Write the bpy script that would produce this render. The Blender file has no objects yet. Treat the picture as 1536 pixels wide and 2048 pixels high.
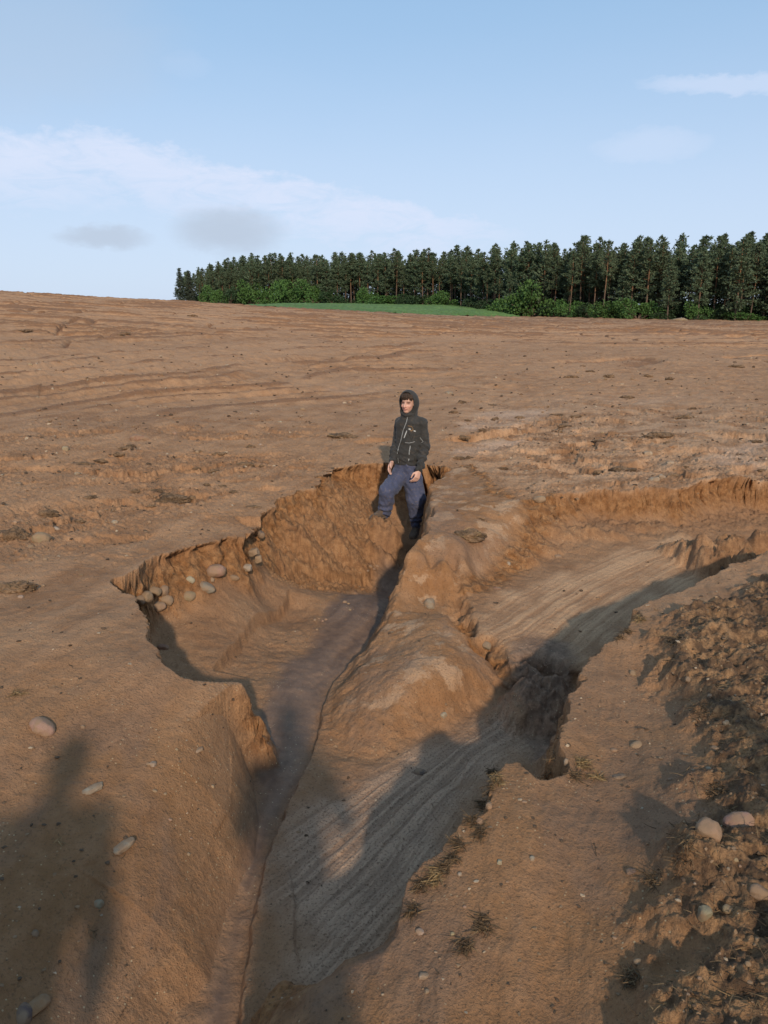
import bpy, bmesh, math, random
import numpy as np
from mathutils import Vector, Matrix, noise as mnoise
from mathutils.bvhtree import BVHTree

random.seed(7)
rad = math.radians
SC = bpy.context.scene
COL = SC.collection

# ------------------------------------------------------------------ camera
CAM_Z, PITCH, FPX = 1.65, 14.0, 1540.0
ct, st = math.cos(rad(PITCH)), math.sin(rad(PITCH))
cam_d = bpy.data.cameras.new('camera')
cam = bpy.data.objects.new('camera', cam_d)
COL.objects.link(cam)
cam.location = (0, 0, CAM_Z)
cam.rotation_euler = (rad(90 - PITCH), 0, 0)
cam_d.sensor_fit = 'HORIZONTAL'
cam_d.sensor_width = 36.0
cam_d.lens = 36.0 * FPX / 1536.0
cam_d.clip_start = 0.05
cam_d.clip_end = 20000
SC.camera = cam

# ------------------------------------------------------------------ light and exposure
SUN_EL, SUN_AZ = 25.0, 8.0            # the sun stands behind the photographer, a little to the right
sun_d = bpy.data.lights.new('sun', 'SUN')
sun = bpy.data.objects.new('sun', sun_d)
COL.objects.link(sun)
sun_d.energy = 3.0
sun_d.angle = rad(1.6)
sun_d.color = (1.0, 0.86, 0.70)
sdir = Vector((math.sin(rad(SUN_AZ)) * math.cos(rad(SUN_EL)), -math.cos(rad(SUN_AZ)) * math.cos(rad(SUN_EL)), math.sin(rad(SUN_EL))))
sun.rotation_euler = sdir.to_track_quat('Z', 'Y').to_euler()
sun.location = (3, -20, 12)
SC.view_settings.view_transform = 'Standard'
SC.view_settings.look = 'None'
SC.view_settings.exposure = 0.2
SC.view_settings.gamma = 1.0

# ------------------------------------------------------------------ node helper
class NT:
    def __init__(self, tree):
        self.t = tree
        tree.nodes.clear()
    def n(self, kind, **kw):
        nd = self.t.nodes.new(kind)
        for k, v in kw.items():
            if k.startswith('i_'):
                nd.inputs[k[2:].replace('_', ' ')].default_value = v
            else:
                setattr(nd, k, v)
        return nd
    def link(self, a, b):
        self.t.links.new(a, b)
    def put(self, sock, v):
        if hasattr(v, 'is_output') or isinstance(v, bpy.types.NodeSocket):
            self.t.links.new(v, sock)
        else:
            sock.default_value = v
    def math(self, op, a, b=0.0, c=None, clamp=False):
        nd = self.t.nodes.new('ShaderNodeMath'); nd.operation = op; nd.use_clamp = clamp
        self.put(nd.inputs[0], a); self.put(nd.inputs[1], b)
        if c is not None: self.put(nd.inputs[2], c)
        return nd.outputs[0]
    def mix(self, f, a, b, mode='MIX'):
        nd = self.t.nodes.new('ShaderNodeMix'); nd.data_type = 'RGBA'; nd.blend_type = mode
        self.put(nd.inputs[0], f)
        self.put(nd.inputs[6], a if not isinstance(a, tuple) else (*a[:3], 1))
        self.put(nd.inputs[7], b if not isinstance(b, tuple) else (*b[:3], 1))
        return nd.outputs[2]
    def mapr(self, v, a, b, c=0.0, d=1.0, smooth=True):
        nd = self.t.nodes.new('ShaderNodeMapRange')
        nd.interpolation_type = 'SMOOTHSTEP' if smooth else 'LINEAR'
        self.put(nd.inputs[0], v); self.put(nd.inputs[1], a); self.put(nd.inputs[2], b); self.put(nd.inputs[3], c); self.put(nd.inputs[4], d)
        return nd.outputs[0]
    def noise(self, vec, scale, detail=4, rough=0.55, dist=0.0, lac=2.0):
        nd = self.t.nodes.new('ShaderNodeTexNoise')
        if vec is not None: self.t.links.new(vec, nd.inputs['Vector'])
        nd.inputs['Scale'].default_value = scale; nd.inputs['Detail'].default_value = detail
        nd.inputs['Roughness'].default_value = rough; nd.inputs['Distortion'].default_value = dist
        return nd.outputs[0]
    def vor(self, vec, scale, feature='F1', rnd=1.0, out=0):
        nd = self.t.nodes.new('ShaderNodeTexVoronoi'); nd.feature = feature
        if vec is not None: self.t.links.new(vec, nd.inputs['Vector'])
        nd.inputs['Scale'].default_value = scale; nd.inputs['Randomness'].default_value = rnd
        return nd.outputs[out]
    def attr(self, name):
        nd = self.t.nodes.new('ShaderNodeAttribute'); nd.attribute_name = name
        return nd
    def bump(self, h, strength, dist, normal=None):
        nd = self.t.nodes.new('ShaderNodeBump'); nd.inputs['Strength'].default_value = strength
        nd.inputs['Distance'].default_value = dist
        self.t.links.new(h, nd.inputs['Height'])
        if normal is not None: self.t.links.new(normal, nd.inputs['Normal'])
        return nd.outputs[0]
    def scalevec(self, vec, sc, rotz=0.0):
        nd = self.t.nodes.new('ShaderNodeMapping')
        nd.inputs['Scale'].default_value = sc; nd.inputs['Rotation'].default_value = (0, 0, rotz)
        self.t.links.new(vec, nd.inputs['Vector'])
        return nd.outputs[0]

def new_mat(name):
    m = bpy.data.materials.new(name); m.use_nodes = True
    T = NT(m.node_tree)
    out = T.n('ShaderNodeOutputMaterial')
    b = T.n('ShaderNodeBsdfPrincipled')
    T.link(b.outputs[0], out.inputs[0])
    b.inputs['Roughness'].default_value = 0.9
    b.inputs['Specular IOR Level'].default_value = 0.25
    return m, T, b

# ------------------------------------------------------------------ world: sky with thin clouds
world = bpy.data.worlds.new('World'); SC.world = world; world.use_nodes = True
W_ = NT(world.node_tree)
wo = W_.n('ShaderNodeOutputWorld'); bg = W_.n('ShaderNodeBackground')
W_.link(bg.outputs[0], wo.inputs[0])
sky = W_.n('ShaderNodeTexSky'); sky.sky_type = 'NISHITA'; sky.sun_disc = False
sky.sun_elevation = rad(SUN_EL); sky.sun_rotation = rad(180 - SUN_AZ)
sky.altitude = 150; sky.air_density = 1.0; sky.dust_density = 1.2; sky.ozone_density = 1.6
tc = W_.n('ShaderNodeTexCoord'); gen = tc.outputs['Generated']
sep = W_.n('ShaderNodeSeparateXYZ'); W_.link(gen, sep.inputs[0])
X, Y, Z = sep.outputs
az = W_.math('MULTIPLY', W_.math('ARCTAN2', X, Y), 57.2958)
el = W_.math('MULTIPLY', W_.math('ARCSINE', Z), 57.2958)
ndir = W_.scalevec(gen, (1.0, 1.0, 3.0))
nz1 = W_.noise(ndir, 5.0, 6, 0.6, 0.3)
nz2 = W_.noise(W_.scalevec(gen, (1.0, 1.0, 2.2)), 22.0, 5, 0.6, 0.2)
nz3 = W_.noise(W_.scalevec(gen, (1.0, 1.0, 2.0)), 60.0, 4, 0.6, 0.1)
nn = W_.math('ADD', W_.math('MULTIPLY', W_.math('SUBTRACT', nz2, 0.5), 2.0), W_.math('MULTIPLY', W_.math('SUBTRACT', nz3, 0.5), 1.5))
nbig = W_.math('MULTIPLY', W_.math('SUBTRACT', nz1, 0.5), 1.6)
# long bank of white cloud, crisp on its upper side, falling towards the right
top_r = W_.math('SUBTRACT', 12.25, W_.math('MULTIPLY', W_.math('ADD', az, 18.7), 0.185))
top_l = W_.math('ADD', 12.25, W_.math('MULTIPLY', W_.math('ADD', az, 18.7), 0.09))
eltop = W_.math('MINIMUM', top_r, top_l)
dtop = W_.math('SUBTRACT', W_.math('ADD', eltop, nn), el)
bank = W_.math('MULTIPLY', W_.mapr(dtop, -0.5, 1.3), .85)
bank = W_.math('MULTIPLY', bank, W_.mapr(dtop, 10.0, 1.5, 0.0, 1.0))
bank = W_.math('MULTIPLY', bank, W_.mapr(az, 24.0, 0.0, 0.0, 1.0))
bank = W_.math('MULTIPLY', bank, W_.mapr(az, -60.0, -30.0, 0.0, 1.0))
bank = W_.math('MULTIPLY', bank, W_.mapr(W_.noise(W_.scalevec(gen, (1.0, 1.0, 3.4), .5), 16.0, 8, 0.68, 0.8), 0.25, 0.62, 0.62, 1.1))
# veil near the horizon
veil = W_.math('MULTIPLY', W_.mapr(W_.math('ADD', el, nbig), 22.0, 3.0), 0.58)
# wisps on the right
def patch(a0, e0, sa, se, amp, tilt=0.0, nzz=nbig):
    da = W_.math('DIVIDE', W_.math('SUBTRACT', az, a0), sa)
    de = W_.math('DIVIDE', W_.math('SUBTRACT', W_.math('ADD', el, W_.math('MULTIPLY', nn, 0.5)), W_.math('ADD', e0, W_.math('MULTIPLY', W_.math('SUBTRACT', az, a0), tilt))), se)
    r2 = W_.math('ADD', W_.math('MULTIPLY', da, da), W_.math('MULTIPLY', de, de))
    r2 = W_.math('ADD', r2, W_.math('MULTIPLY', nzz, 0.5))
    return W_.math('MULTIPLY', W_.mapr(r2, 1.0, 0.0), amp)
wisp = patch(22.5, 13.9, 8.0, 0.75, 0.6, -0.10)
wisp = W_.math('MAXIMUM', wisp, patch(18.0, 10.8, 6.5, 1.9, 0.55))
wisp = W_.math('MAXIMUM', wisp, patch(-13.0, 15.6, 3.0, 1.6, 0.22))
white = W_.math('MAXIMUM', W_.math('MAXIMUM', bank, veil), wisp)
white = W_.math('MINIMUM', white, 1.0)
grey = patch(-10.6, 5.9, 4.6, 2.0, 0.95)
grey = W_.math('MAXIMUM', grey, patch(-19.0, 5.3, 3.6, 0.95, 0.85))
grey = W_.math('MAXIMUM', grey, patch(-24.0, 17.0, 13.0, 5.5, 0.34))
SKY_K = 0.10
skycol = W_.n('ShaderNodeVectorMath', operation='SCALE'); W_.link(sky.outputs[0], skycol.inputs[0]); skycol.inputs['Scale'].default_value = 1.0
c0 = W_.mix(0.62, skycol.outputs[0], (3.55, 5.65, 8.25))
c1 = W_.mix(white, c0, (6.2, 6.9, 8.5))
c2 = W_.mix(grey, c1, (4.5, 5.3, 6.5))
W_.link(c2, bg.inputs[0]); bg.inputs[1].default_value = SKY_K

# ------------------------------------------------------------------ tags
def tag(o, label=None, cat=None, group=None, kind=None):
    if label: o['label'] = label
    if cat: o['category'] = cat
    if group: o['group'] = group
    if kind: o['kind'] = kind
    return o
def link_mesh(name, me, mat=None, parent=None):
    o = bpy.data.objects.new(name, me); COL.objects.link(o)
    if mat is not None and len(me.materials) == 0: me.materials.append(mat)
    if parent is not None: o.parent = parent
    return o
def empty(name, loc):
    o = bpy.data.objects.new(name, None); COL.objects.link(o); o.location = loc; o.empty_display_size = 0.1
    return o

# ------------------------------------------------------------------ pixel of the photograph <-> place in the field
def ray(px, py):
    u = (px - 768.0) / FPX; v = (1024.0 - py) / FPX
    return u, ct + v * st, -st + v * ct
def WZ(px, py, z):
    a, b, c = ray(px, py); t = (z - CAM_Z) / c
    return a * t, b * t
def WY(px, py, y):
    a, b, c = ray(px, py); t = y / b
    return Vector((a * t, y, CAM_Z + c * t))

# ------------------------------------------------------------------ noise
def _hash(ix, iy, seed):
    h = (ix.astype(np.int64) * 374761393 + iy.astype(np.int64) * 668265263 + seed * 1274126177) & 0xffffffff
    h = ((h ^ (h >> 13)) * 1274126177) & 0xffffffff
    return (h ^ (h >> 16)) & 0xffff
_ga = np.linspace(0, 2 * np.pi, 256, endpoint=False)
_GX, _GY = np.cos(_ga).astype(np.float32), np.sin(_ga).astype(np.float32)
def perlin(x, y, seed=0):
    x0 = np.floor(x); y0 = np.floor(y)
    fx = (x - x0).astype(np.float32); fy = (y - y0).astype(np.float32)
    ix = x0.astype(np.int64); iy = y0.astype(np.int64)
    ux = fx * fx * fx * (fx * (fx * 6 - 15) + 10); uy = fy * fy * fy * (fy * (fy * 6 - 15) + 10)
    def g(dx, dy):
        h = _hash(ix + dx, iy + dy, seed) & 255
        return _GX[h] * (fx - dx) + _GY[h] * (fy - dy)
    a = g(0, 0); b = g(1, 0); c = g(0, 1); d = g(1, 1)
    return 1.5 * ((a + (b - a) * ux) * (1 - uy) + (c + (d - c) * ux) * uy)
def fbm(x, y, octv=4, seed=0, gain=0.5):
    s = np.zeros(x.shape, np.float32); a = 1.0; f = 1.0; tot = 0
    for i in range(octv):
        s += a * perlin(x * f + 17.3 * i, y * f - 9.1 * i, seed + i); tot += a; a *= gain; f *= 2.03
    return s / tot * 1.4
def sstep(a, b, x):
    t = np.clip((x - a) / (b - a), 0, 1); return t * t * (3 - 2 * t)

# ------------------------------------------------------------------ smooth surface through points (thin plate)
class TPS:
    def __init__(self, pts, lam=0.002):
        p = np.array(pts, float); self.c = p[:, :2]; n = len(p)
        d2 = ((self.c[:, None] - self.c[None]) ** 2).sum(-1)
        K = 0.5 * d2 * np.log(d2 + 1e-9) + lam * np.eye(n)
        Pm = np.hstack([np.ones((n, 1)), self.c])
        A = np.zeros((n + 3, n + 3)); A[:n, :n] = K; A[:n, n:] = Pm; A[n:, :n] = Pm.T
        b = np.concatenate([p[:, 2], np.zeros(3)])
        s = np.linalg.solve(A, b); self.w = s[:n]; self.a = s[n:]
    def __call__(self, x, y):
        r = self.a[0] + self.a[1] * x + self.a[2] * y
        for (cx, cy), w in zip(self.c, self.w):
            d2 = (x - cx) ** 2 + (y - cy) ** 2
            r = r + w * 0.5 * d2 * np.log(d2 + 1e-9)
        return r

def poly_dist(x, y, V, vals=None, closed=True, vec=None):
    """distance to a polyline; for closed ones signed (+ inside); also nearest-side sign and blended vertex values"""
    V = np.asarray(V, float); n = len(V); m = n if closed else n - 1
    best = np.full(x.shape, 1e9); side = np.zeros(x.shape); par = np.zeros(x.shape)
    ins = np.zeros(x.shape, bool)
    if vec is not None: vec += [np.zeros(x.shape), np.zeros(x.shape)]
    for i in range(m):
        x0, y0 = V[i]; x1, y1 = V[(i + 1) % n]
        dx, dy = x1 - x0, y1 - y0; L2 = dx * dx + dy * dy + 1e-12
        t = np.clip(((x - x0) * dx + (y - y0) * dy) / L2, 0, 1)
        ex = x - x0 - t * dx; ey = y - y0 - t * dy
        d = ex * ex + ey * ey
        k = d < best
        if vec is not None: vec[0] = np.where(k, ex, vec[0]); vec[1] = np.where(k, ey, vec[1])
        best = np.where(k, d, best); par = np.where(k, i + t, par)
        if closed:
            if y0 != y1:
                cr = ((y0 > y) != (y1 > y)) & (x < (x1 - x0) * (y - y0) / (y1 - y0) + x0)
                ins ^= cr
        else:
            side = np.where(k, np.sign(dx * (y - y0) - dy * (x - x0)), side)
    dist = np.sqrt(best)
    if closed: dist = np.where(ins, dist, -dist)
    val = None
    if vals is not None:
        vals = np.asarray(vals, float)
        ext = np.concatenate([vals, vals[:1]]) if closed else vals
        val = np.interp(par, np.arange(len(ext)), ext)
    return dist, side, par, val

# ------------------------------------------------------------------ the eroded ground: traced lines
# rim of the gullies: (px, py, height of the rim, width of the wall in metres, 0 cliff .. 1 rounded shoulder)
RIM = [
 (250,2075,-.50,.6,1),(290,2000,-.50,.58,1),(330,1930,-.50,.54,1),(370,1890,-.50,.50,1),(400,1850,-.48,.48,1),(410,1790,-.46,.46,1),
 (432,1715,-.44,.44,1),(456,1650,-.41,.42,1),(494,1578,-.37,.38,1),(503,1500,-.32,.34,1),(497,1440,-.27,.28,1),(492,1390,-.23,.20,.9),
 (492,1362,-.20,.15,.6),(460,1352,-.16,.14,.3),(408,1355,-.12,.13,.2),(372,1352,-.09,.13,.2),(340,1337,-.06,.13,.2),(317,1308,-.02,.13,.2),
 (299,1272,-.02,.13,.1),(286,1225,-.02,.13,.1),(278,1199,-.02,.12,.1),(257,1183,-.02,.10,.1),(240,1166,-.02,.08,.1),(262,1160,-.02,.08,0),
 (290,1138,-.01,.10,0),(302,1114,-.01,.16,0),(356,1098,-.01,.22,.2),(424,1082,-.03,.24,.2),(486,1073,-.05,.18,.1),(500,1058,-.05,.10,0),(512,1041,-.07,.12,0),
 (544,1015,-.09,.16,0),(554,994,-.09,.20,0),(596,985,-.08,.22,0),(632,978,-.08,.22,0),(653,948,-.08,.14,0),(669,938,-.08,.12,0),
 (721,930,-.08,.14,0),(762,927,-.07,.14,0),(830,928,-.07,.14,0),(893,936,-.06,.14,0),(937,930,-.06,.14,0),(948,934,-.06,.1,0),
 (1000,975,-.04,.3,.5),(1050,1000,-.03,.3,.5),(1085,1000,-.02,.22,.2),(1108,993,-.02,.16,0),(1150,985,-.01,.16,0),(1205,976,0,.16,0),(1290,980,0,.15,0),(1356,978,0,.14,0),
 (1403,966,.01,.12,0),(1465,959,.02,.12,0),(1533,956,.02,.14,0),(1640,965,.03,.2,0),(1760,1000,.04,.3,0),(1790,1060,.05,.3,.3),
 (1650,1078,.04,.2,.2),(1560,1085,.03,.15,.2),(1507,1118,.02,.14,.2),(1460,1128,.02,.14,.2),(1450,1144,.02,.14,.2),(1408,1165,.01,.15,.2),
 (1350,1185,.01,.16,.2),(1304,1201,0,.16,.2),(1272,1217,0,.16,.2),(1257,1248,0,.18,.3),(1194,1300,-.01,.18,.3),(1168,1321,-.02,.18,.3),
 (1153,1352,-.03,.16,.3),(1142,1388,-.03,.16,.3),(1140,1420,-.03,.16,.3),(1119,1451,-.03,.15,.3),(1116,1472,-.03,.15,.3),(1121,1503,-.03,.15,.2),
 (1122,1536,-.03,.15,.2),(1096,1550,-.03,.13,.1),(1073,1546,-.03,.12,.1),(1050,1532,-.03,.12,.1),(1036,1521,-.03,.13,.2),(1014,1530,-.03,.15,.2),
 (991,1555,-.03,.18,.3),(973,1587,-.04,.2,.3),(964,1619,-.05,.2,.3),(927,1637,-.07,.2,.3),(913,1678,-.08,.2,.3),(904,1710,-.09,.2,.3),
 (863,1724,-.11,.2,.4),(845,1760,-.13,.22,.4),(836,1801,-.15,.24,.5),(819,1833,-.17,.26,.6),(801,1874,-.19,.3,.7),(765,1910,-.22,.34,.9),
 (719,1942,-.25,.38,1),(673,1979,-.28,.4,1),(655,2010,-.3,.4,1),(646,2060,-.3,.4,1)]
RW = [WZ(a, b, c) for a, b, c, d, e in RIM] + [(-.26, 1.0), (-.36, .55), (-.52, .45), (-.68, .8), (-.74, 1.2)]
RWID = [r[3] for r in RIM] + [.4] * 2 + [.5] * 3
RRND = [r[4] for r in RIM] + [1] * 5
# general lie of the land around the gullies
P_pts = [(*WZ(a, b, c), c) for i, (a, b, c, d, e) in enumerate(RIM) if i % 2 == 0 and i > 11] + [(WZ(a, b, c)[0] - .24, WZ(a, b, c)[1], c + .10) for a, b, c, d, e in RIM[1:12:2]]
P_pts += [(0,-2,-.1),(-3,-1,.0),(-1.2,.2,-.3),(3,-1,.1),(-1.1,1.25,-.40),(-1.3,1.9,-.30),(-1.7,2.6,-.14),(-2.6,2.0,-.08),(-2.6,3.2,.04),(-3.6,5,.06),(-2.4,4.2,.02),(-2.3,6.2,.0),(-2.2,8.2,-.03),
 (0,10.4,-.07),(1.5,10.2,-.05),(3,9.6,-.01),(5,9.6,.04),(2.4,4.0,.05),(1.4,2.7,.0),(.65,1.7,-.10),(1.25,1.9,.05),(2.2,2.4,.10),(3.2,3.6,.10),(4.5,5,.08),
 (-6,9,.10),(-9,13,.2),(9,13,.15),(0,14,-.06),(4,14,.0),(-4,14,.05),(-14,20,.6),(14,20,.2),(0,22,.0),(.1,1.0,-.2),(.2,.3,-.1),(.6,1.0,-.07)]
TP = TPS(P_pts, .004)
F_px = [(800,1078,-.86),(840,1060,-.84),(890,1030,-.80),(745,1095,-.76),(800,1046,-.76),(870,1040,-.74),(765,1038,-.70),(725,1008,-.46),(905,990,-.6),(690,1012,-.36),(625,1052,-.40),(700,1062,-.54),(742,1062,-.62),(602,1092,-.50),(662,1092,-.60),(560,1135,-.60),(650,1125,-.68),
 (700,1200,-.71),(620,1250,-.70),(560,1290,-.70),(780,1200,-.74),(530,1200,-.60),(560,1400,-.76),(500,1420,-.76),(500,1520,-.80),(600,1500,-.81),(510,1700,-.86),(545,1690,-.87),(420,1900,-.88),(440,2040,-.88),
 (400,1250,-.49),(350,1205,-.40),(300,1195,-.36),(450,1180,-.38),(430,1150,-.28),(320,1300,-.54),(420,1325,-.57),(500,1130,-.36),(470,1250,-.54),
 (700,1550,-.80),(800,1600,-.82),(900,1550,-.80),(1000,1480,-.74),(933,1441,-.72),(870,1470,-.75),(778,1528,-.79),(650,1750,-.86),(750,1850,-.86),(600,1950,-.86),(560,1770,-.87),(880,1640,-.82),
 (1080,1475,-.80),(1060,1390,-.80),(1000,1420,-.74),(1140,1500,-.80)]
dz = lambda b, c: c if c > -.62 else c + (-.62 - c) * .75 * float(sstep(1250, 1400, np.float64(b)))
F_px = [(a, b, dz(b, c)) for a, b, c in F_px]
F_pts = [(*WZ(a, b, c), c) for a, b, c in F_px] + [(-.55,.8,-.6),(-.55,.45,-.2)]
TF = TPS(F_pts, .004)
U_px = [(1050,1300,-.50),(1000,1262,-.45),(960,1225,-.42),(1100,1200,-.44),(1040,1150,-.40),(1200,1130,-.42),(1140,1060,-.30),(1300,1100,-.40),(1400,1095,-.40),(1450,1112,-.45),(1500,1062,-.40),(1200,1245,-.50),(1130,1312,-.53),(1300,1160,-.46),
        (1110,1100,-.38),(1190,1062,-.33),(1300,1048,-.33),(1420,1045,-.34),(1600,1060,-.42),(1700,1030,-.42)]
U_pts = [(*WZ(a, b, c), c) for a, b, c in U_px]
TU = TPS(U_pts, .004)
U_poly = [WZ(a, b, -.5) for a, b in [(940,1290),(975,1292),(1000,1322),(1022,1334),(1044,1318),(1085,1306),(1120,1318),(1150,1322),(1200,1330)]] + [(1.9,3.6),(7,4),(7,10),(1.0,9.2),(.55,6.2)]
# the tongue of ground left standing between the two gullies: foot line (px, py, z, wall width, rounding)
PEN = [(948,925,-.06,.1,0),(932,962,-.40,.12,0),(918,974,-.5,.12,0),(887,998,-.55,.14,0),(870,1028,-.6,.14,0),(843,1056,-.6,.14,0),(832,1080,-.60,.13,0),(838,1120,-.62,.12,0),(842,1152,-.62,.12,0),
 (822,1180,-.72,.16,.2),(804,1215,-.73,.2,.3),(775,1245,-.73,.22,.4),(742,1275,-.73,.22,.4),(715,1308,-.74,.22,.4),(690,1338,-.75,.22,.4),(668,1364,-.76,.22,.4),(655,1392,-.77,.22,.4),(641,1440,-.78,.22,.4),
 (634,1488,-.80,.24,.6),(652,1519,-.80,.24,.6),(692,1524,-.79,.24,.6),(722,1530,-.79,.24,.6),(746,1538,-.79,.24,.6),(780,1532,-.79,.24,.6),(814,1502,-.77,.22,.5),(860,1468,-.75,.20,.4),(905,1462,-.73,.18,.4),
 (940,1446,-.72,.18,.4),(998,1410,-.73,.18,.4),(1028,1386,-.75,.18,.4),(1024,1345,-.72,.16,.3),(1000,1322,-.6,.14,.3),(978,1292,-.46,.14,.4),(952,1262,-.44,.2,.6),(948,1232,-.42,.26,.8),(985,1195,-.41,.34,.9),
 (1060,1152,-.40,.40,.9),(1105,1120,-.39,.40,.8),(1112,1060,-.36,.34,.5),(1108,1010,-.10,.2,.2),(1150,960,0,.2,.2),(1150,880,0,.2,.2),(980,890,-.05,.2,.2)]
PW = [WZ(a, b, dz(b, c)) for a, b, c, d, e in PEN]
T_px = [(960,960,-.06),(1000,985,-.04),(1060,990,-.03),(905,1005,-.05),(960,1040,-.07),(1050,1020,-.05),(880,1055,-.07),(846,1068,-.06),(852,1106,-.125),(888,1108,-.13),(925,1112,-.16),(930,1092,-.12),(900,1128,-.2),(860,1150,-.31),(905,1155,-.33),(1000,1085,-.2),(1040,1080,-.24),(945,1145,-.34),
 (870,1190,-.42),(920,1195,-.41),(905,1225,-.39),(850,1250,-.375),(850,1300,-.365),(800,1350,-.42),(900,1300,-.375),(930,1345,-.44),(780,1275,-.47),(962,1290,-.44),(720,1400,-.54),(800,1400,-.50),(850,1400,-.50),
 (700,1455,-.62),(780,1465,-.60),(760,1310,-.49),(950,1385,-.56),(880,1430,-.57),(985,1345,-.52),(1100,960,-.01),(970,930,-.05),(690,1490,-.68)]
TT = TPS([(*WZ(a, b, c), c) for a, b, c in T_px], .003)
# low steps: (points, height, reach on the low side, low side: +1 left of the line as drawn)
def zl(pts, z): return [WZ(a, b, z) for a, b in pts]
STEPS = [
 (zl([(836,1090),(815,1170),(800,1216),(742,1276),(690,1338),(664,1368),(645,1430),(636,1480),(618,1530),(596,1572),(566,1640),(540,1700),(520,1770),(506,1830),(488,1960),(474,2060),(462,2160),(450,2300)], -.7), .05, .28, -1),
 (zl([(425,1340),(440,1320),(470,1286),(505,1242),(540,1212),(568,1192),(582,1165)], -.58), .09, .28, -1),
 (zl([(470,1150),(500,1146),(545,1140),(600,1128),(660,1118),(720,1104),(748,1088)], -.6), .09, .30, -1),
 (zl([(600,1300),(622,1255),(650,1205),(692,1165),(735,1142)], -.71), .014, .35, -1),
 (zl([(575,1790),(588,1850),(592,1930),(600,2060)], -.87), .016, .12, 1),
 (zl([(940,1560),(925,1590),(920,1640)], -.8), .02, .15, -1),
 (zl([(880,882),(905,872),(950,866),(1000,862),(1040,858),(1066,850)], -.05), .17, .35, -1),
 (zl([(1150,640+110),(1200,757),(1250,752),(1302,744)], -.05), .30, 1.2, -1),
 (zl([(1425,735),(1455,728),(1490,732),(1520,729)], -.05), .34, 1.4, -1),
 (zl([(1145,918),(1180,930),(1215,925),(1255,930),(1290,915)], 0), .08, .3, -1),
 (zl([(420,955),(440,940),(470,930),(505,928)], 0), .05, .3, -1),
 (zl([(495,968),(530,958),(580,962)], 0), .05, .25, -1),
 (zl([(690,878),(740,866),(800,868)], 0), .06, .4, -1),
 (zl([(0,742),(60,758),(88,782),(70,800)], .15), .22, .9, 1),
 (zl([(870,648),(930,668),(1000,692),(1050,708)], .3), .30, 1.6, -1),
 (zl([(300,1150),(292,1146)], 0), .0, .1, -1),
]
R_poly = [WZ(a, b, .05) for a, b in [(1290,1255),(1330,1340),(1385,1440),(1372,1560),(1338,1640),(1350,1700),(1305,1765),(1335,1830),(1255,1900),(1262,1985),(1250,2100)]] + [(1.4,.8),(4,.8),(6,3.5),(4.2,5.0)] + [WZ(a, b, .05) for a, b in [(1560,1140),(1430,1190)]]
RUT = [WZ(a, b, 0) for a, b in [(1290,1330),(1262,1420),(1238,1500),(1205,1600),(1180,1740),(1145,1900),(1095,2070)]] + [(.22, 1.0), (.2, -.4)]
WETP = [WZ(a, b, -.70) for a, b in [(836,1085),(815,1170),(800,1216),(742,1276),(664,1368),(640,1450),(596,1572),(540,1700),(506,1830),(470,2060),(380,2060),(420,1900),(470,1750),(500,1600),(510,1440),(560,1330),(602,1298),(650,1205),(692,1165),(740,1140),(760,1090)]]
FAN = [WZ(a, b, -.7) for a, b in [(1000,1440),(900,1480),(800,1530),(740,1550),(660,1600),(570,1650),(540,1720),(515,1800),(590,1830),(600,2060),(640,2060),(720,1940),(820,1830),(900,1700),(930,1620),(1000,1530),(1080,1500)]]
FAN_A = [WZ(a, b, -.7) for a, b in [(1040,1400),(960,1450),(840,1520),(740,1580),(640,1650),(540,1720),(480,1760)]]
FAN_B = [WZ(a, b, -.7) for a, b in [(1090,1490),(1000,1540),(920,1650),(840,1780),(720,1920),(600,2060)]]
UF_A = [WZ(a, b, -.42) for a, b in [(1500,1050),(1380,1070),(1250,1100),(1130,1140),(1000,1210),(945,1250)]]
UF_B = [WZ(a, b, -.48) for a, b in [(1500,1130),(1400,1160),(1290,1220),(1190,1300),(1130,1330),(1060,1330)]]
UFAN = [WZ(a, b, -.44) for a, b in [(1380,1085),(1260,1100),(1150,1140),(1010,1190),(945,1240),(950,1275),(1040,1305),(1150,1320),(1190,1300),(1280,1220),(1400,1165),(1450,1130)]]
# pieces slumped into the gullies: (px, py, z top, radius across, radius along, height, power)
BLOBS = [(770,1050,-.55,.17,.14,.24,4),(800,1078,-.68,.12,.10,.14,4),(748,1086,-.66,.10,.09,.12,3),(822,1098,-.74,.09,.07,.08,3),(775,1098,-.74,.10,.08,.10,4),
 (1085,1420,-.62,.24,.20,.20,4),(1060,1365,-.62,.10,.10,.14,3),
 (1390,1100,-.33,.17,.13,.17,4),(1425,1108,-.30,.15,.14,.22,5),(1470,1080,-.28,.18,.13,.21,5),(1505,1100,-.22,.15,.15,.26,4),(1520,1066,-.26,.12,.1,.2,4),(1345,1092,-.34,.1,.08,.09,4),
 (1050,1115,-.34,.12,.08,.07,4),(1090,1090,-.32,.15,.09,.07,4),(1125,1068,-.3,.16,.1,.07,4),(1185,1062,-.29,.2,.08,.06,4),(1290,1050,-.3,.2,.08,.05,4),(1235,1075,-.36,.09,.06,.05,4),
 (560,1100,-.42,.12,.1,.08,3),(600,1072,-.4,.14,.11,.10,3),(660,1060,-.44,.2,.15,.10,3),(700,1085,-.55,.16,.1,.10,4),(640,1100,-.55,.12,.09,.06,3)]
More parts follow.
